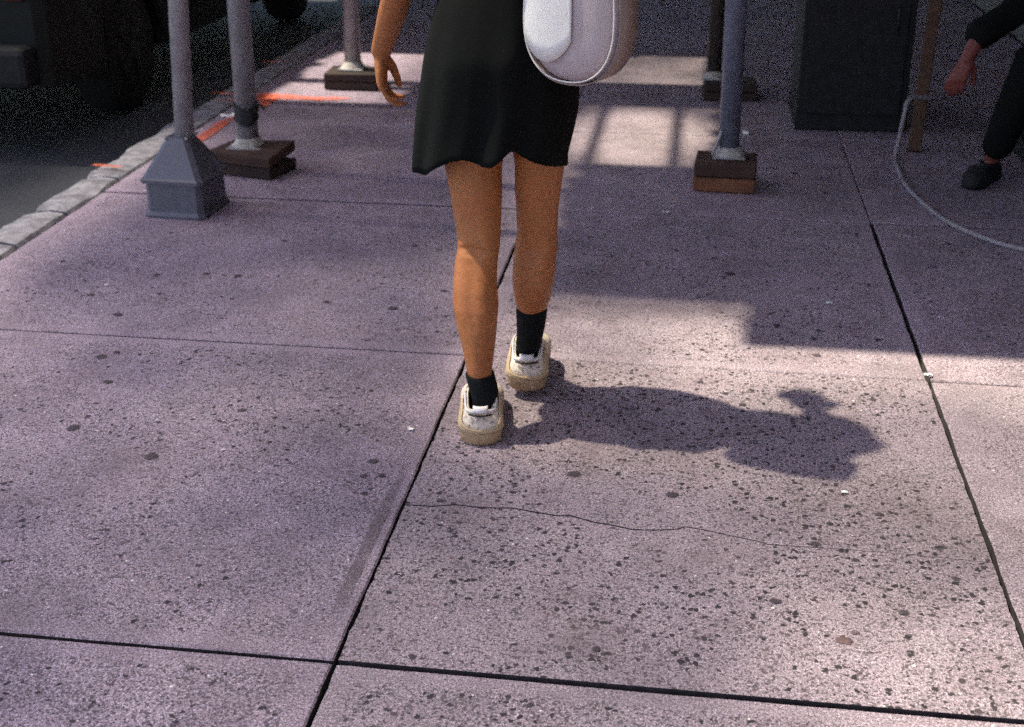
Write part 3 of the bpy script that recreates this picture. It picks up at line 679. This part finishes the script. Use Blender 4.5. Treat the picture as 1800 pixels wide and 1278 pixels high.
def paper(px, py, wpx, hpx, seed, label, z=.004):
    g = ground(px, py); s = proj(g)[2] / FP; bm = bmesh.new(); n = 5; L = []
    for i in range(n + 1):
        row = []
        for j in range(n + 1):
            u, v = i / n - .5, j / n - .5
            row.append(bm.verts.new((g.x + u * wpx * s, g.y + v * hpx * s, z + abs(noise.noise(Vector((u * 3, v * 3, seed)))) * hpx * s * .8 + .012 * 0)))
        L.append(row)
    for i in range(n):
        for j in range(n): bm.faces.new((L[i][j], L[i + 1][j], L[i + 1][j + 1], L[i][j + 1]))
    return tag(solid(obj('paper_scrap', bm, M_PAPER), .001, 0), label, 'litter', 'scraps of white litter on the pavement')
for a in [(400, 206, 26, 12, 1, 'largest white scrap, on the kerb beside the taped post'), (1310, 237, 10, 12, 2, 'white scrap just right of the blue-grey post'), (1631, 662, 14, 8, 3, 'white scrap where two slab joints cross on the right'),
          (1457, 535, 11, 5, 4, 'small white scrap in the shade left of the right joint'), (722, 757, 11, 8, 5, 'white scrap left of the long joint and the left shoe'), (1171, 375, 12, 5, 6, 'white scrap in front of the brown timber block'), (1484, 868, 11, 5, 7, 'white scrap below the shadow of the head'), (187, 503, 6, 5, 8, 'tiny white scrap on the slab below the pyramid base')]: paper(*a)

# ------------------------------------------------------------------ people
def hand(bm, W, down, out, fwd, s=1.0, curl=1.0, thumb_dir=None):
    """relaxed hand: W wrist, down = way the fingers hang, out = back of the hand, fwd = thumb side"""
    down, out, fwd = Vector(down).normalized(), Vector(out).normalized(), Vector(fwd).normalized(); ins = -out
    P = lambda d, o, f: W + (down * d + out * o + fwd * f) * s
    rs = []
    for d_, o_, hw, th in ((-.015, 0, .024, .019), (.015, .002, .029, .017), (.045, .004, .037, .0155), (.075, .004, .040, .014), (.09, .002, .038, .012)):
        rs.append([P(d_, o_ + th * math.sin(a), hw * math.cos(a)) for a in [2 * math.pi * q / 20 for q in range(20)]])
    rings(bm, rs)
    for f_, ln, r0, st in ((.031, .074, .0080, .080), (.0105, .082, .0083, .085), (-.0105, .076, .0079, .083), (-.031, .058, .0070, .076)):
        a = 0.35 * curl; pos = P(st, .003, f_); pts = [pos - down * .015, pos]
        for L, da in ((.46, .55), (.30, .70), (.24, .45)):
            dr = (down * math.cos(a) + ins * math.sin(a) + fwd * f_ * 1.2).normalized(); pts.append(pts[-1] + dr * ln * L * s); a += da * curl
        tube(bm, pts, [r0 * s, r0 * s * 1.05, r0 * s, r0 * s * .92, r0 * s * .78], 12)
    t0 = P(.018, -.004, .022); td = Vector(thumb_dir).normalized() if thumb_dir is not None else (down * .75 + fwd * .45 + ins * .5).normalized()
    tube(bm, [t0, t0 + td * .034 * s, t0 + (td + down * .25).normalized() * .062 * s, t0 + (td + down * .45).normalized() * .086 * s], [.0135 * s, .0118 * s, .0100 * s, .0080 * s], 12)

def sect(px0, px1, py, Y): 
    a, b = at(px0, py, Y), at(px1, py, Y); return (a + b) / 2, (b - a).length / 2

def legring(c, rx, ry, py, knee, calf, ank, n=44):
    out = []
    kn = math.exp(-((py - knee) / 24.0) ** 2); ham = math.exp(-((py - knee + 55) / 45.0) ** 2); ca = math.exp(-((py - calf) / 48.0) ** 2); t = min(1, max(0, (py - calf - 35) / (ank - calf - 35)))
    G = lambda x, w_: math.exp(-(x / w_) ** 2)
    for i in range(n):
        a = 2 * math.pi * i / n; d = (a - 1.5 * math.pi + math.pi) % (2 * math.pi) - math.pi
        m = 1 - .125 * kn * G(d, .45) + .04 * kn * (G(d - .8, .3) + G(d + .8, .3)) + .03 * ham * (G(d - .6, .35) + G(d + .6, .35)) - .03 * ham * G(d, .3)
        m += .090 * ca * (G(d - .55, .42) * 1.15 + G(d + .60, .42)) - .05 * ca * G(d, .22) + t * (.07 * G(d, .33) - .09 * (G(d - .95, .38) + G(d + .95, .38)))
        out.append(Vector((c[0] + rx * math.cos(a), c[1] + ry * m * math.sin(a) * (1 if math.sin(a) < 0 else 1), c[2])) + Vector((rx * (m - 1) * math.cos(a) * .6, 0, 0)))
    return out
walker = tag(empty('person', (-0.42, 2.97, 0)), 'person walking away in black skirt, black socks and cream sneakers', 'person')
W0 = Vector((-0.42, 2.97, 0))
def loc(o): o.location = -W0; return o
bm = bmesh.new()
LEG_L = [(290, 783, 882, 2.915, 1.02), (330, 790, 882, 2.905, 1.02), (370, 797, 881, 2.895, 1.02), (405, 803, 880, 2.883, 1.02), (435, 805, 878, 2.870, 1.03), (460, 800, 874, 2.858, 1.06), (500, 797, 873, 2.838, 1.10), (535, 797, 876, 2.823, 1.10), (575, 804, 873, 2.805, 1.12), (615, 814, 869, 2.790, 1.15), (648, 820, 865, 2.780, 1.17), (662, 823, 865, 2.779, 1.12), (690, 836, 866, 2.774, 1.1)]
LEG_R = [(290, 905, 992, 2.950, 1.05), (330, 905, 986, 2.960, 1.05), (370, 908, 981, 2.975, 1.03), (405, 909, 980, 2.985, 1.02), (430, 906, 980, 2.985, 1.03), (460, 902, 977, 2.980, 1.06), (495, 901, 973, 2.975, 1.10), (525, 905, 967, 2.980, 1.12), (538, 908, 962, 2.985, 1.13), (552, 912, 957, 2.990, 1.08), (580, 915, 950, 3.003, 1.05), (608, 915, 942, 3.018, 1.05)]
hipL = [(Vector((-0.49, 2.95, .92)), .10, .105), (Vector((-0.495, 2.94, .82)), .092, .098), (Vector((-0.495, 2.93, .73)), .082, .087)]
hipR = [(Vector((-0.36, 2.95, .92)), .095, .10), (Vector((-0.36, 2.95, .82)), .080, .092), (Vector((-0.356, 2.95, .73)), .066, .080)]
for hip, leg, foot in ((hipL, LEG_L, 0), (hipR, LEG_R, 1)):
    rs = [hring(c, rx, ry, 44) for c, rx, ry in hip]
    kp = (438, 520, 645) if foot == 0 else (428, 485, 540)
    for py, x0, x1, Y, k in leg:
        c, r = sect(x0, x1, py, Y); rs.append(legring(c, r, r * k, py, *kp))
    rings(bm, rs)
FL, FR = ground(845, 786), ground(925, 690, 0.022)
FL_Y, FR_Y = R(8), R(4)
for F, yw in ((FL, FL_Y), (FR, FR_Y)):
    d_ = Vector((-math.sin(yw), math.cos(yw), 0))
    tube(bm, [F + d_ * .045 + Vector((0, 0, .055)), F + d_ * .07 + Vector((0, 0, .06)), F + d_ * .15 + Vector((0, 0, .05)), F + d_ * .215 + Vector((0, 0, .035))], [.024, .028, .030, .024], 16)
    tube(bm, [F + d_ * .05 + Vector((0, 0, .045)), F + d_ * .062 + Vector((0, 0, .08)), F + d_ * .066 + Vector((0, 0, .105))], [.022, .019, .016], 16)
# trunk, neck, head
rings(bm, [hring(c, rx, ry) for c, rx, ry in (((-.42, 2.955, .80), .12, .09), ((-.42, 2.95, .86), .168, .118), ((-.42, 2.95, .93), .160, .112), ((-.42, 2.965, 1.02), .122, .088), ((-.42, 2.965, 1.12), .125, .092), ((-.42, 2.96, 1.23), .142, .10), ((-.42, 2.95, 1.32), .150, .082), ((-.42, 2.95, 1.37), .09, .06), ((-.42, 2.96, 1.40), .05, .05))])
tube(bm, [(-.42, 2.955, 1.36), (-.42, 2.965, 1.42), (-.42, 2.98, 1.47)], [.052, .048, .05], 18)
HC_ = Vector((-.42, 2.995, 1.53)); ball(bm, HC_, (.072, .090, .108), 24); ball(bm, HC_ + Vector((0, .03, -.05)), (.052, .058, .062), 20)
tube(bm, [HC_ + Vector((0, .085, .012)), HC_ + Vector((0, .098, -.018)), HC_ + Vector((0, .088, -.03))], [.008, .012, .010], 10)
for s in (-1, 1): ball(bm, HC_ + Vector((s * .072, -.005, -.008)), (.010, .020, .030), 12)
# left arm swings forward
WL = at(670, 90, 3.17)
tube(bm, [(-.55, 2.95, 1.325), (-.60, 2.945, 1.28), (-.635, 2.955, 1.17), (-.66, 2.985, 1.06), (WL + Vector((-.660, 2.985, 1.06))) / 2 + Vector((0, -.006, -.006)), WL], [.05, .047, .042, .037, .034, .0255], 18)
hand(bm, WL, (0.02, .10, -1.0), (-1.0, -.18, -.05), (-.15, .97, .1), 1.0, 0.95, (0.50, .35, -.80))
# right arm raised with the phone
WR_ = Vector((-.250, 3.085, 1.145))
tube(bm, [(-.29, 2.95, 1.325), (-.24, 2.945, 1.28), (-.215, 2.965, 1.18), (-.205, 2.99, 1.08), (-.23, 3.04, 1.11), WR_], [.05, .047, .043, .040, .037, .029], 18)
hand(bm, WR_, (-.25, .92, .20), (.45, .0, -.89), (-.85, -.2, -.45), 1.0, 0.7)
body = loc(fused(bm, 0.0038, 'body', M_SKIN, walker, 5))
for v in body.data.vertices:                               # creases behind the knees
    p = v.co
    if .30 < p.z < .56 and p.y < 2.99:
        px, py, _ = proj(p)
        for x0, x1, yc, yb, dep, wd in ((806, 862, 437, 2.90, .0042, 5.0), (822, 858, 446, 2.90, .0034, 3.2), (806, 850, 452, 2.90, -.0016, 7.0)):
            if x0 - 8 < px < x1 + 8 and p.y < yb:
                e = sm(x0 - 8, x0 + 8, px) * sm(x1 + 8, x1 - 8, px); yl = yc + 7 * max(0, (px - x0) / (x1 - x0)) ** 1.5
                v.co.y += dep * e * math.exp(-((py - yl) / wd) ** 2)
for s in (-1, 1):
    bm = bmesh.new(); ball(bm, HC_ + Vector((s * .031, .076, .012)), (.012, .010, .009), 10); loc(obj('eye', bm, M_EYE, walker, True))
bm = bmesh.new(); ball(bm, HC_ + Vector((0, .083, -.058)), (.024, .007, .008), 10); loc(obj('mouth', bm, M_LIP, walker, True))
bm = bmesh.new(); ball(bm, HC_ + Vector((0, -.014, .02)), (.084, .098, .104), 24)
for a in range(11):
    x = -.075 + a * .015; tube(bm, spline([HC_ + Vector((x, -.05, .07)), HC_ + Vector((x * 1.1, -.098, -.02)), HC_ + Vector((x * 1.05, -.085, -.12))], 4), .018, 10)
for a in range(9):                                          # long hair down the back, added to fill out the cast shadow
    x = -.05 + a * .018; tube(bm, spline([HC_ + Vector((x * .8, -.085, -.02)), Vector((-.42 + x * 1.2, 2.872, 1.38)), Vector((-.405 + x * 1.15, 2.815, 1.27)), Vector((-.395 + x, 2.825, 1.13))], 5), [.020] * 15 + [.012], 10)
for v in bm.verts:
    if v.co.y > HC_.y + .055 and v.co.z < HC_.z + .06: v.co.y = HC_.y + .055
loc(fused(bm, .008, 'hair', M_HAIR, walker, 3))

# skirt with a wavy hem
HEM = [(700, 300), (722, 300), (733, 302), (741, 306), (748, 308), (760, 300), (775, 291), (795, 282), (815, 279), (835, 286), (852, 292), (868, 290), (880, 280), (890, 268), (898, 263), (906, 268), (920, 277), (940, 284), (962, 290), (980, 292), (995, 291), (1030, 288)]
def hem(px):
    for (a, b), (c, d_) in zip(HEM, HEM[1:]):
        if a <= px <= c: return b + (d_ - b) * (px - a) / (c - a)
    return HEM[0][1] if px < HEM[0][0] else HEM[-1][1]
CONT = [(-60, 790, 968), (-20, 775, 982), (30, 761, 998), (70, 752, 1008), (106, 745, 1014), (150, 740, 1019), (185, 735, 1017), (220, 731, 1010), (260, 726, 1001), (305, 721, 990)]
YC = 2.965; N = 144; NR = 26
def cont(py):
    for (a, l0, r0), (b, l1, r1) in zip(CONT, CONT[1:]):
        if py <= b:
            t = (py - a) / (b - a); return l0 + (l1 - l0) * t, r0 + (r1 - r0) * t
    return CONT[-1][1:]
ztab = []
for py in range(-60, 311, 5):
    l0, r0 = cont(py); c, r = sect(l0, r0, py, YC); ztab.append((c.z, c.x, r))
def at_z(z):
    for (z0, x0, r0), (z1, x1, r1) in zip(ztab, ztab[1:]):
        if z0 >= z >= z1: t = (z0 - z) / (z0 - z1); return x0 + (x1 - x0) * t, r0 + (r1 - r0) * t
    return ztab[-1][1:] if z < ztab[-1][0] else ztab[0][1:]
bm = bmesh.new(); grid = []
zw = ztab[0][0] - .002
for i in range(N):
    ph = 2 * math.pi * i / N; colv = []
    xe, re = at_z(.66); back = math.sin(ph) < 0
    pxh, _, _ = proj((xe + re * math.cos(ph), YC + .155 * math.sin(ph), .66))
    if back: zh = at(pxh, hem(pxh), YC + .155 * math.sin(ph)).z
    else:
        f = math.sin(ph); pe = hem(pxh) if f < .25 else hem(pxh)
        zb = at(pxh, hem(pxh), YC).z; zf = at(pxh, 254, YC + .155).z; k = min(1, f * 1.6); zh = zb * (1 - k) + zf * k + .008 * math.sin(ph * 7)
    for j in range(NR + 1):
        v = j / NR; z = zw + (zh - zw) * v; cx, rx = at_z(max(z, .64)); ry = .100 + .058 * min(1, v * 2.2) + .012 * v
        fold = 1 + (0.060 * math.sin(ph * 9 + 1.2) + .035 * math.sin(ph * 14 + .4 + v)) * v ** 1.5 * (abs(math.sin(ph)) ** .8)
        x = cx + rx * math.cos(ph) * (1 + (fold - 1) * .3); y = YC + ry * math.sin(ph) * fold
        x += .004 * noise.noise(Vector((x * 8, y * 8, z * 9))); y += .008 * noise.noise(Vector((x * 9 + 4, y * 9, z * 7))); colv.append(bm.verts.new((x, y, z)))
    grid.append(colv)
for i in range(N):
    a, b = grid[i], grid[(i + 1) % N]
    for j in range(NR): bm.faces.new((a[j], b[j], b[j + 1], a[j + 1]))
sk = loc(solid(obj('skirt', bm, M_BLACK, walker, True), .0022)); tag(sk, 'black skirt with a wavy hem')
bm = bmesh.new(); rs = []
for q in range(5):
    z = zw + .018 - q * .013; cx, rx = at_z(min(z, zw - .001)); rs.append(hring((cx, YC, z), rx + .003, .104, 40))
rings(bm, rs, False); obj_w = obj('waistband', bm, M_BLACK, sk, True); solid(obj_w, .004)
# close black top
bm = bmesh.new()
rings(bm, [hring(c, rx + .008, ry + .008) for c, rx, ry in (((-.42, 2.96, .99), .126, .092), ((-.42, 2.965, 1.06), .122, .090), ((-.42, 2.965, 1.14), .126, .094), ((-.42, 2.96, 1.23), .143, .104), ((-.42, 2.95, 1.31), .152, .088), ((-.42, 2.95, 1.355), .12, .07))], False)
loc(solid(obj('top', bm, M_BLACK, walker, True), .002))
# socks
SOCK_L = [(655, 819, 868, 2.781, 1.16), (663, 820, 869, 2.779, 1.18), (678, 825, 874, 2.776, 1.18), (692, 829, 876, 2.774, 1.2), (708, 832, 872, 2.774, 1.25), (730, 832, 872, 2.776, 1.3), (750, 832, 872, 2.776, 1.3)]
SOCK_R = [(541, 908, 962, 2.987, 1.15), (550, 908, 961, 2.990, 1.16), (570, 909, 958, 3.000, 1.18), (590, 909, 954, 3.010, 1.2), (606, 908, 950, 3.026, 1.12), (618, 909, 948, 3.036, 1.1), (628, 910, 946, 3.044, 1.05)]
for S in (SOCK_L, SOCK_R):
    bm = bmesh.new(); rs = []
    for k, (py, x0, x1, Y, q) in enumerate(S):
        c, r = sect(x0, x1, py, Y); rs.append(hring(c + Vector((0, 0, .0)), r + (.0014 if k == 0 else .0008), r * q + .002))
    c, r = sect(S[0][1], S[0][2], S[0][0], S[0][3]); rs.insert(0, hring(c + Vector((0, 0, .001)), r - .003, r * S[0][4] - .003))
    rings(bm, rs, False); o = loc(obj('sock', bm, M_SOCK, walker, True)); o.modifiers.new('s', 'SUBSURF').levels = 1

# chunky sneakers
def hw(s):
    if s < .10: return .0505 * math.sqrt(max(0, 1 - ((.10 - s) / .10) ** 2.2)) 
    if s < .45: return .0505 - .0045 * math.sin((s - .10) / .35 * math.pi / 2)
    if s < .72: return .046 + .009 * math.sin((s - .45) / .27 * math.pi / 2)
    return .055 * math.sqrt(max(0, 1 - ((s - .72) / .28) ** 2.3))
LS = 0.285
def outline(n=30):
    ss = [(1 - math.cos(math.pi * i / n)) / 2 for i in range(n + 1)]
    pts = [(hw(s), s) for s in ss] + [(-hw(s), s) for s in ss[-2:0:-1]]
    return pts
def lerp_tab(T, s):
    for (a, b), (c, d_) in zip(T, T[1:]):
        if s <= c: return b + (d_ - b) * (s - a) / (c - a)
    return T[-1][1]
ZT = [(0, .088), (.06, .090), (.12, .097), (.22, .118), (.32, .122), (.45, .106), (.6, .084), (.78, .066), (.92, .056), (1, .046)]
CO = [(0, .60), (.10, .62), (.22, .70), (.30, .62), (.38, .25), (.45, .06), (1, .04)]
def sneaker(F, yw, pitch, label):
    t = empty('sneaker', F - W0, yw); t.rotation_euler.x = pitch; t.parent = walker
    if label: tag(t, label)
    OL = outline()
    bm = bmesh.new(); lv = []
    for z, k in ((0.0, .80), (.003, .86), (.010, .935), (.020, .975), (.030, .99), (.038, .985), (.040, .93)):
        lv.append([Vector((x * k, (s - .5) * (1 - (1 - k) * .30) * LS + .5 * LS, z + (.020 * max(0, s - .75) ** 2 * 8 if z < .03 else .006 * max(0, s - .75)))) for x, s in OL])
    rings(bm, lv); sole = obj('sole', bm, M_SOLE, t, True)
    for i in range(9):
        s = .12 + i * .09
        for sg in (-1, 1): bm = bmesh.new(); box(bm, (sg * hw(s) * .90, s * LS, .008), (.006, .006, .010)); obj('tread_lug', bm, M_SOLE, sole)
    def surf(x, s, k, off=0.0):
        c = lerp_tab(CO, s); bulge = 1 + .085 * math.sin(min(1, k * 1.25) * math.pi) * (1 if s < .3 else .6)
        xx = x * (1 - (1 - c) * k ** 1.7) * bulge * .975
        z = .036 + (lerp_tab(ZT, s) - .036) * (math.sin(k * math.pi / 2) ** .9 if s > .4 else k)
        y = s * LS + (.012 * k * max(0, 1 - s * 6)) + .002 - .005 * math.sin(min(1, k * 1.3) * math.pi) * max(0, 1 - s * 5)
        if s > .9: y -= .02 * k * (s - .9) / .1
        nx = 1 if x > 0 else (-1 if x < 0 else 0)
        return Vector((xx + nx * off * min(1, abs(x) / .03), y - (off if s < .10 else 0) * (1 - s * 10 if s < .1 else 0), z))
    bm = bmesh.new(); K = 9
    rings(bm, [[surf(x, s, k / K) for x, s in OL] for k in range(K + 1)], False)
    up = obj('upper', bm, M_UPPER, t, True); solid(up, .004, -1)
    # heel counter and side overlays
    sel = [i for i, (x, s) in enumerate(OL) if s < .40]; n = len(OL)
    order = [i for i in range(n // 2, n) if OL[i][1] < .40] + [i for i in range(0, n // 2) if OL[i][1] < .40]
    def overlay(k0f, k1f, off, name, mat):
        bm = bmesh.new(); prev = None
        for i in order:
            x, s = OL[i]; q = [bm.verts.new(surf(x, s, k0f(s) + (k1f(s) - k0f(s)) * j / 4, off)) for j in range(5)]
            if prev:
                for j in range(4): bm.faces.new((prev[j], q[j], q[j + 1], prev[j + 1]))
            prev = q
        o = obj(name, bm, mat, t, True); solid(o, .002, 1); return o
    overlay(lambda s: 0.0, lambda s: .16 + 6.5 * min(s, .085) + .1 * s, .0024, 'heel_counter', M_TAN)
    overlay(lambda s: .90, lambda s: 1.0, .0030, 'collar', M_TAB)
    # white pull tab
    bm = bmesh.new(); rs = []
    for i in range(9):
        a = (i / 8 - .5) * 1.5; x = math.sin(a) * .026; y = .006 + .026 * (1 - math.cos(a)) * .8
        rs.append([Vector((x, y + p, .0835 + q)) for p, q in ((-.005, .002), (-.007, .008), (-.005, .0165), (.003, .0185), (.006, .014), (.006, .002))])
    rings(bm, rs); obj('heel_tab', bm, M_TAB, t, True)
    bm = bmesh.new(); tube(bm, spline([(-.027, .0105, .0805), (0, .0005, .0800), (.027, .0105, .0805)], 5), .0022, 8); obj('heel_seam', bm, M_DARKT, t, True)
    bm = bmesh.new()
    rings(bm, [[Vector((x * f, y, z + b)) for x, b in ((-.024, 0), (-.01, .006), (.01, .006), (.024, 0), (.01, -.004), (-.01, -.004))] for f, y, z in ((1, .09, .150), (1.05, .105, .138), (1, .125, .118), (.8, .155, .096), (.5, .175, .084))])
    obj('tongue', bm, M_UPPER, t, True)
    for i in range(4):
        s = .40 + i * .065; z = lerp_tab(ZT, s) + .004; bm = bmesh.new(); tube(bm, spline([(-.026, s * LS, z - .012), (0, s * LS + .004, z + .003), (.026, s * LS, z - .012)], 4), .003, 8); obj('lace', bm, M_TAB, t, True)
    for sg in (-1, 1):
        bm = bmesh.new(); tube(bm, spline([surf(sg * hw(.36), .36, .1, .003), surf(sg * hw(.30), .30, .45, .004), surf(sg * hw(.33), .33, .7, .004), surf(sg * hw(.27), .27, .9, .004)], 5), .0022, 8); obj('side_piping', bm, M_TRIM, t, True)
    return t
sneaker(FL, FL_Y, 0.0, 'left cream and tan sneaker, flat on the slab')
sneaker(FR, FR_Y, R(2.0), 'right cream and tan sneaker, just touching down')

# white shoulder bag behind the right hip
BY = 2.80; cb = at(1020, 30, BY); zb = proj(cb)[2]
bag = tag(empty('shoulder_bag', cb, R(-24)), 'pale rounded leather bag with white flap at the walking person\'s hip', 'bag')
bw = 94 * zb / FP; bh = (141 - 34) * zb / FP / .96
bm = bmesh.new(); rs = []
for q in range(-8, 9):
    y = q / 8 * .058; k = (1 - abs(q / 8) ** 3.2 * .30) * (0.80 if abs(q) == 8 else 1)
    rs.append([Vector((math.copysign(abs(math.cos(a)) ** .85, math.cos(a)) * bw * k, y, math.copysign(abs(math.sin(a)) ** .85, math.sin(a)) * (bh if math.sin(a) < 0 else bh * 1.45) * k)) for a in [2 * math.pi * p / 44 for p in range(44)]])
rings(bm, rs)
for v in bm.verts: v.co += v.normal * 0 + Vector((noise.noise(v.co * 14), noise.noise(v.co * 18 + Vector((4, 0, 0))), noise.noise(v.co * 14 + Vector((0, 7, 0))))) * .0035
bagb = obj('bag_body', bm, M_BAG, bag, True)
for yy in (-.052, .052):
    bm = bmesh.new(); tube(bm, [Vector((math.copysign(abs(math.cos(a)) ** .85, math.cos(a)) * bw * .955, yy, math.copysign(abs(math.sin(a)) ** .85, math.sin(a)) * (bh if math.sin(a) < 0 else bh * 1.45) * .955)) for a in [.85 * math.pi + 1.3 * math.pi * p / 30 for p in range(31)]], .0018, 8); obj('piping', bm, M_TRIM, bag, True)
bm = bmesh.new()
L_ = []
for p in range(31):
    a = .85 * math.pi + 1.3 * math.pi * p / 30; x, z = math.copysign(abs(math.cos(a)) ** .85, math.cos(a)) * bw, math.copysign(abs(math.sin(a)) ** .85, math.sin(a)) * (bh if math.sin(a) < 0 else bh * 1.45)
    L_.append([bm.verts.new((x * 1.012, yy, z * 1.012)) for yy in (-.040, 0, .040)])
for a, b in zip(L_, L_[1:]):
    for j in range(2): bm.faces.new((a[j], a[j + 1], b[j + 1], b[j]))
solid(obj('gusset', bm, M_BAGS, bag, True), .002, 1)
bm = bmesh.new(); L_ = []
for p in range(25):
    s = p / 24; xx = -bw * .92 + bw * 1.05 * s; zl = -(.63 * math.sin(math.pi * (.06 + .88 * s)) ** .5 + .02) * bh
    L_.append([bm.verts.new((xx, -.0625 - .002 * math.sin(s * math.pi) + .016 * (abs(xx) / bw) ** 4, zl + (bh * .9 - zl) * q / 6)) for q in range(7)])
for a, b in zip(L_, L_[1:]):
    for j in range(6): bm.faces.new((a[j], a[j + 1], b[j + 1], b[j]))
solid(obj('flap', bm, M_FLAP, bag, True), .003, 1)
Mb = Matrix.Translation(cb) @ Matrix.Rotation(R(-24), 4, 'Z'); Mi = Mb.inverted()
st = [Mi @ Vector((cb.x - .01, 2.80, cb.z + bh * 1.3)), Mi @ Vector((-.30, 2.835, 1.20)), Mi @ Vector((-.33, 2.845, 1.30)), Mi @ Vector((-.34, 2.90, 1.365))]
bm = bmesh.new(); tube(bm, spline(st, 6), .012, 10, True, .35); obj('strap', bm, M_BAG, bag, True)
# phone in the raised hand
bm = bmesh.new(); gph = ground(1420, 703); ph_c = Vector((gph.x + SUN.x * -1.17, gph.y - SUN.y * 1.17, 1.17)); box(bm, ph_c, (.140, .045, .009), Matrix.Rotation(R(-24), 4, 'Z') @ Matrix.Rotation(R(-27), 4, 'Y'), .004)
tag(obj('phone', bm, M_GLASS), 'dark phone held up in the right hand of the walking person', 'phone')

# seated person at the right edge
sp = tag(empty('person', (1.45, 5.45, 0)), 'person in black sitting at the right edge, hand hanging over the knee', 'person')
S0 = Vector((1.45, 5.45, 0))
ank = ground(1742, 318) + Vector((0, 0.03, .09)); knee = Vector((1.24, 5.12, .50)); hnd = at(1700, 104, 5.06)
bm = bmesh.new()
rings(bm, [hring(c, rx, ry) for c, rx, ry in (((1.50, 5.50, .44), .13, .12), ((1.50, 5.50, .52), .18, .15), ((1.50, 5.50, .68), .155, .12), ((1.48, 5.47, .85), .165, .12), ((1.45, 5.43, .98), .17, .10), ((1.43, 5.42, 1.04), .10, .07))])
tube(bm, [(1.43, 5.42, 1.0), (1.41, 5.39, 1.1), (1.40, 5.37, 1.14)], [.055, .05, .05], 16)
h2 = Vector((1.39, 5.34, 1.21)); ball(bm, h2, (.076, .094, .115), 22); tube(bm, [h2 + Vector((-.03, -.09, .01)), h2 + Vector((-.035, -.10, -.02))], [.009, .013], 10)
for kx, (a_, kn) in enumerate(((ank, knee), (Vector((1.42, 4.98, .09)), Vector((1.40, 5.0, .51))))):
    tube(bm, [(1.46 + kx * .1, 5.46, .50), (Vector((1.46 + kx * .1, 5.46, .50)) + kn) / 2, kn, (kn + a_) / 2 + Vector((.01, .01, .03)), a_], [.085, .075, .058, .050, .034], 18)
    tube(bm, [a_ + Vector((.01, .02, -.04)), a_ + Vector((-.05, -.06, -.055)), a_ + Vector((-.09, -.12, -.062))], [.03, .032, .024], 14)
tube(bm, [(1.30, 5.40, .98), (1.24, 5.36, .90), (1.20, 5.30, .76), (1.16, 5.20, .66), hnd + Vector((.035, .03, .075)), hnd], [.052, .05, .044, .040, .032, .026], 16)
hand(bm, hnd, (-.35, -.15, -.92), (-.35, -.85, .1), (.9, -.3, .1), 1.0, .8)
tube(bm, [(1.58, 5.42, .98), (1.64, 5.38, .88), (1.62, 5.25, .72), (1.50, 5.12, .64), (1.44, 5.05, .60)], [.052, .048, .042, .034, .03], 16)
b2_ = fused(bm, .006, 'body', M_SKIN2, sp, 4); b2_.location = -S0
def loc2(o): o.location = -S0; return o
bm = bmesh.new()
rings(bm, [hring(c, rx + .014, ry + .014) for c, rx, ry in (((1.50, 5.50, .45), .15, .13), ((1.50, 5.50, .52), .18, .15), ((1.50, 5.50, .68), .158, .123), ((1.48, 5.47, .85), .168, .123), ((1.45, 5.43, .98), .172, .103), ((1.43, 5.42, 1.03), .11, .075))])
for s_ in ([(1.30, 5.40, .98), (1.24, 5.36, .90), (1.20, 5.30, .76), (1.16, 5.20, .66), hnd + Vector((.04, .035, .085))], [(1.58, 5.42, .98), (1.64, 5.38, .88), (1.62, 5.25, .72), (1.50, 5.12, .64)]): tube(bm, s_, .058, 16)
loc2(fused(bm, .01, 'jacket', M_BLACK, sp, 4))
bm = bmesh.new()
for kx, (a_, kn) in enumerate(((ank, knee), (Vector((1.42, 4.98, .09)), Vector((1.40, 5.0, .51))))):
    m_ = kn.lerp(a_, .88); tube(bm, [(1.46 + kx * .1, 5.46, .50), (Vector((1.46 + kx * .1, 5.46, .50)) + kn) / 2, kn, kn.lerp(a_, .5), m_], [.10, .092, .076, .070, .060], 18)
ball(bm, (1.50, 5.50, .50), (.19, .16, .10), 18)
loc2(fused(bm, .01, 'trousers', M_BLACK, sp, 4))
bm = bmesh.new(); ball(bm, h2 + Vector((.012, .015, .03)), (.086, .10, .105), 20); loc2(obj('hair', bm, M_HAIR, sp, True))
for a_ in (ank, Vector((1.42, 4.98, .09))):
    bm = bmesh.new(); c_ = a_ + Vector((-.03, -.04, 0)); yw = R(150)
    rs = []
    for z, k in ((.002, .92), (.02, 1.0), (.045, .95), (.07, .72)):
        rs.append([Vector((c_.x + (x * k * .9) * math.cos(yw) - ((s - .35) * LS * .95 * (k if k > .9 else .86)) * math.sin(yw), c_.y + (x * k * .9) * math.sin(yw) + ((s - .35) * LS * .95 * (k if k > .9 else .86)) * math.cos(yw), z)) for x, s in outline(20)])
    rings(bm, rs); loc2(obj('shoe', bm, M_CAB, sp, True))
cr = tag(empty('crate', (1.53, 5.52, 0)), 'black plastic crate under the seated person', 'crate')
bm = bmesh.new(); box(bm, (0, 0, .41), (.36, .34, .02), bev=.004); obj('top', bm, M_CAB, cr)
for sx, sy, dx, dy in ((0, -1, .36, .016), (0, 1, .36, .016), (-1, 0, .016, .308), (1, 0, .016, .308)):
    for k in range(4):
        bm = bmesh.new(); box(bm, (sx * .172, sy * .162, .05 + k * .105), (dx, dy, .07), bev=.003); obj('slat', bm, M_CAB, cr)
for sx in (-1, 1):
    for sy in (-1, 1):
        bm = bmesh.new(); box(bm, (sx * .152, sy * .142, .2), (.024, .024, .4)); obj('corner_post', bm, M_CAB, cr)
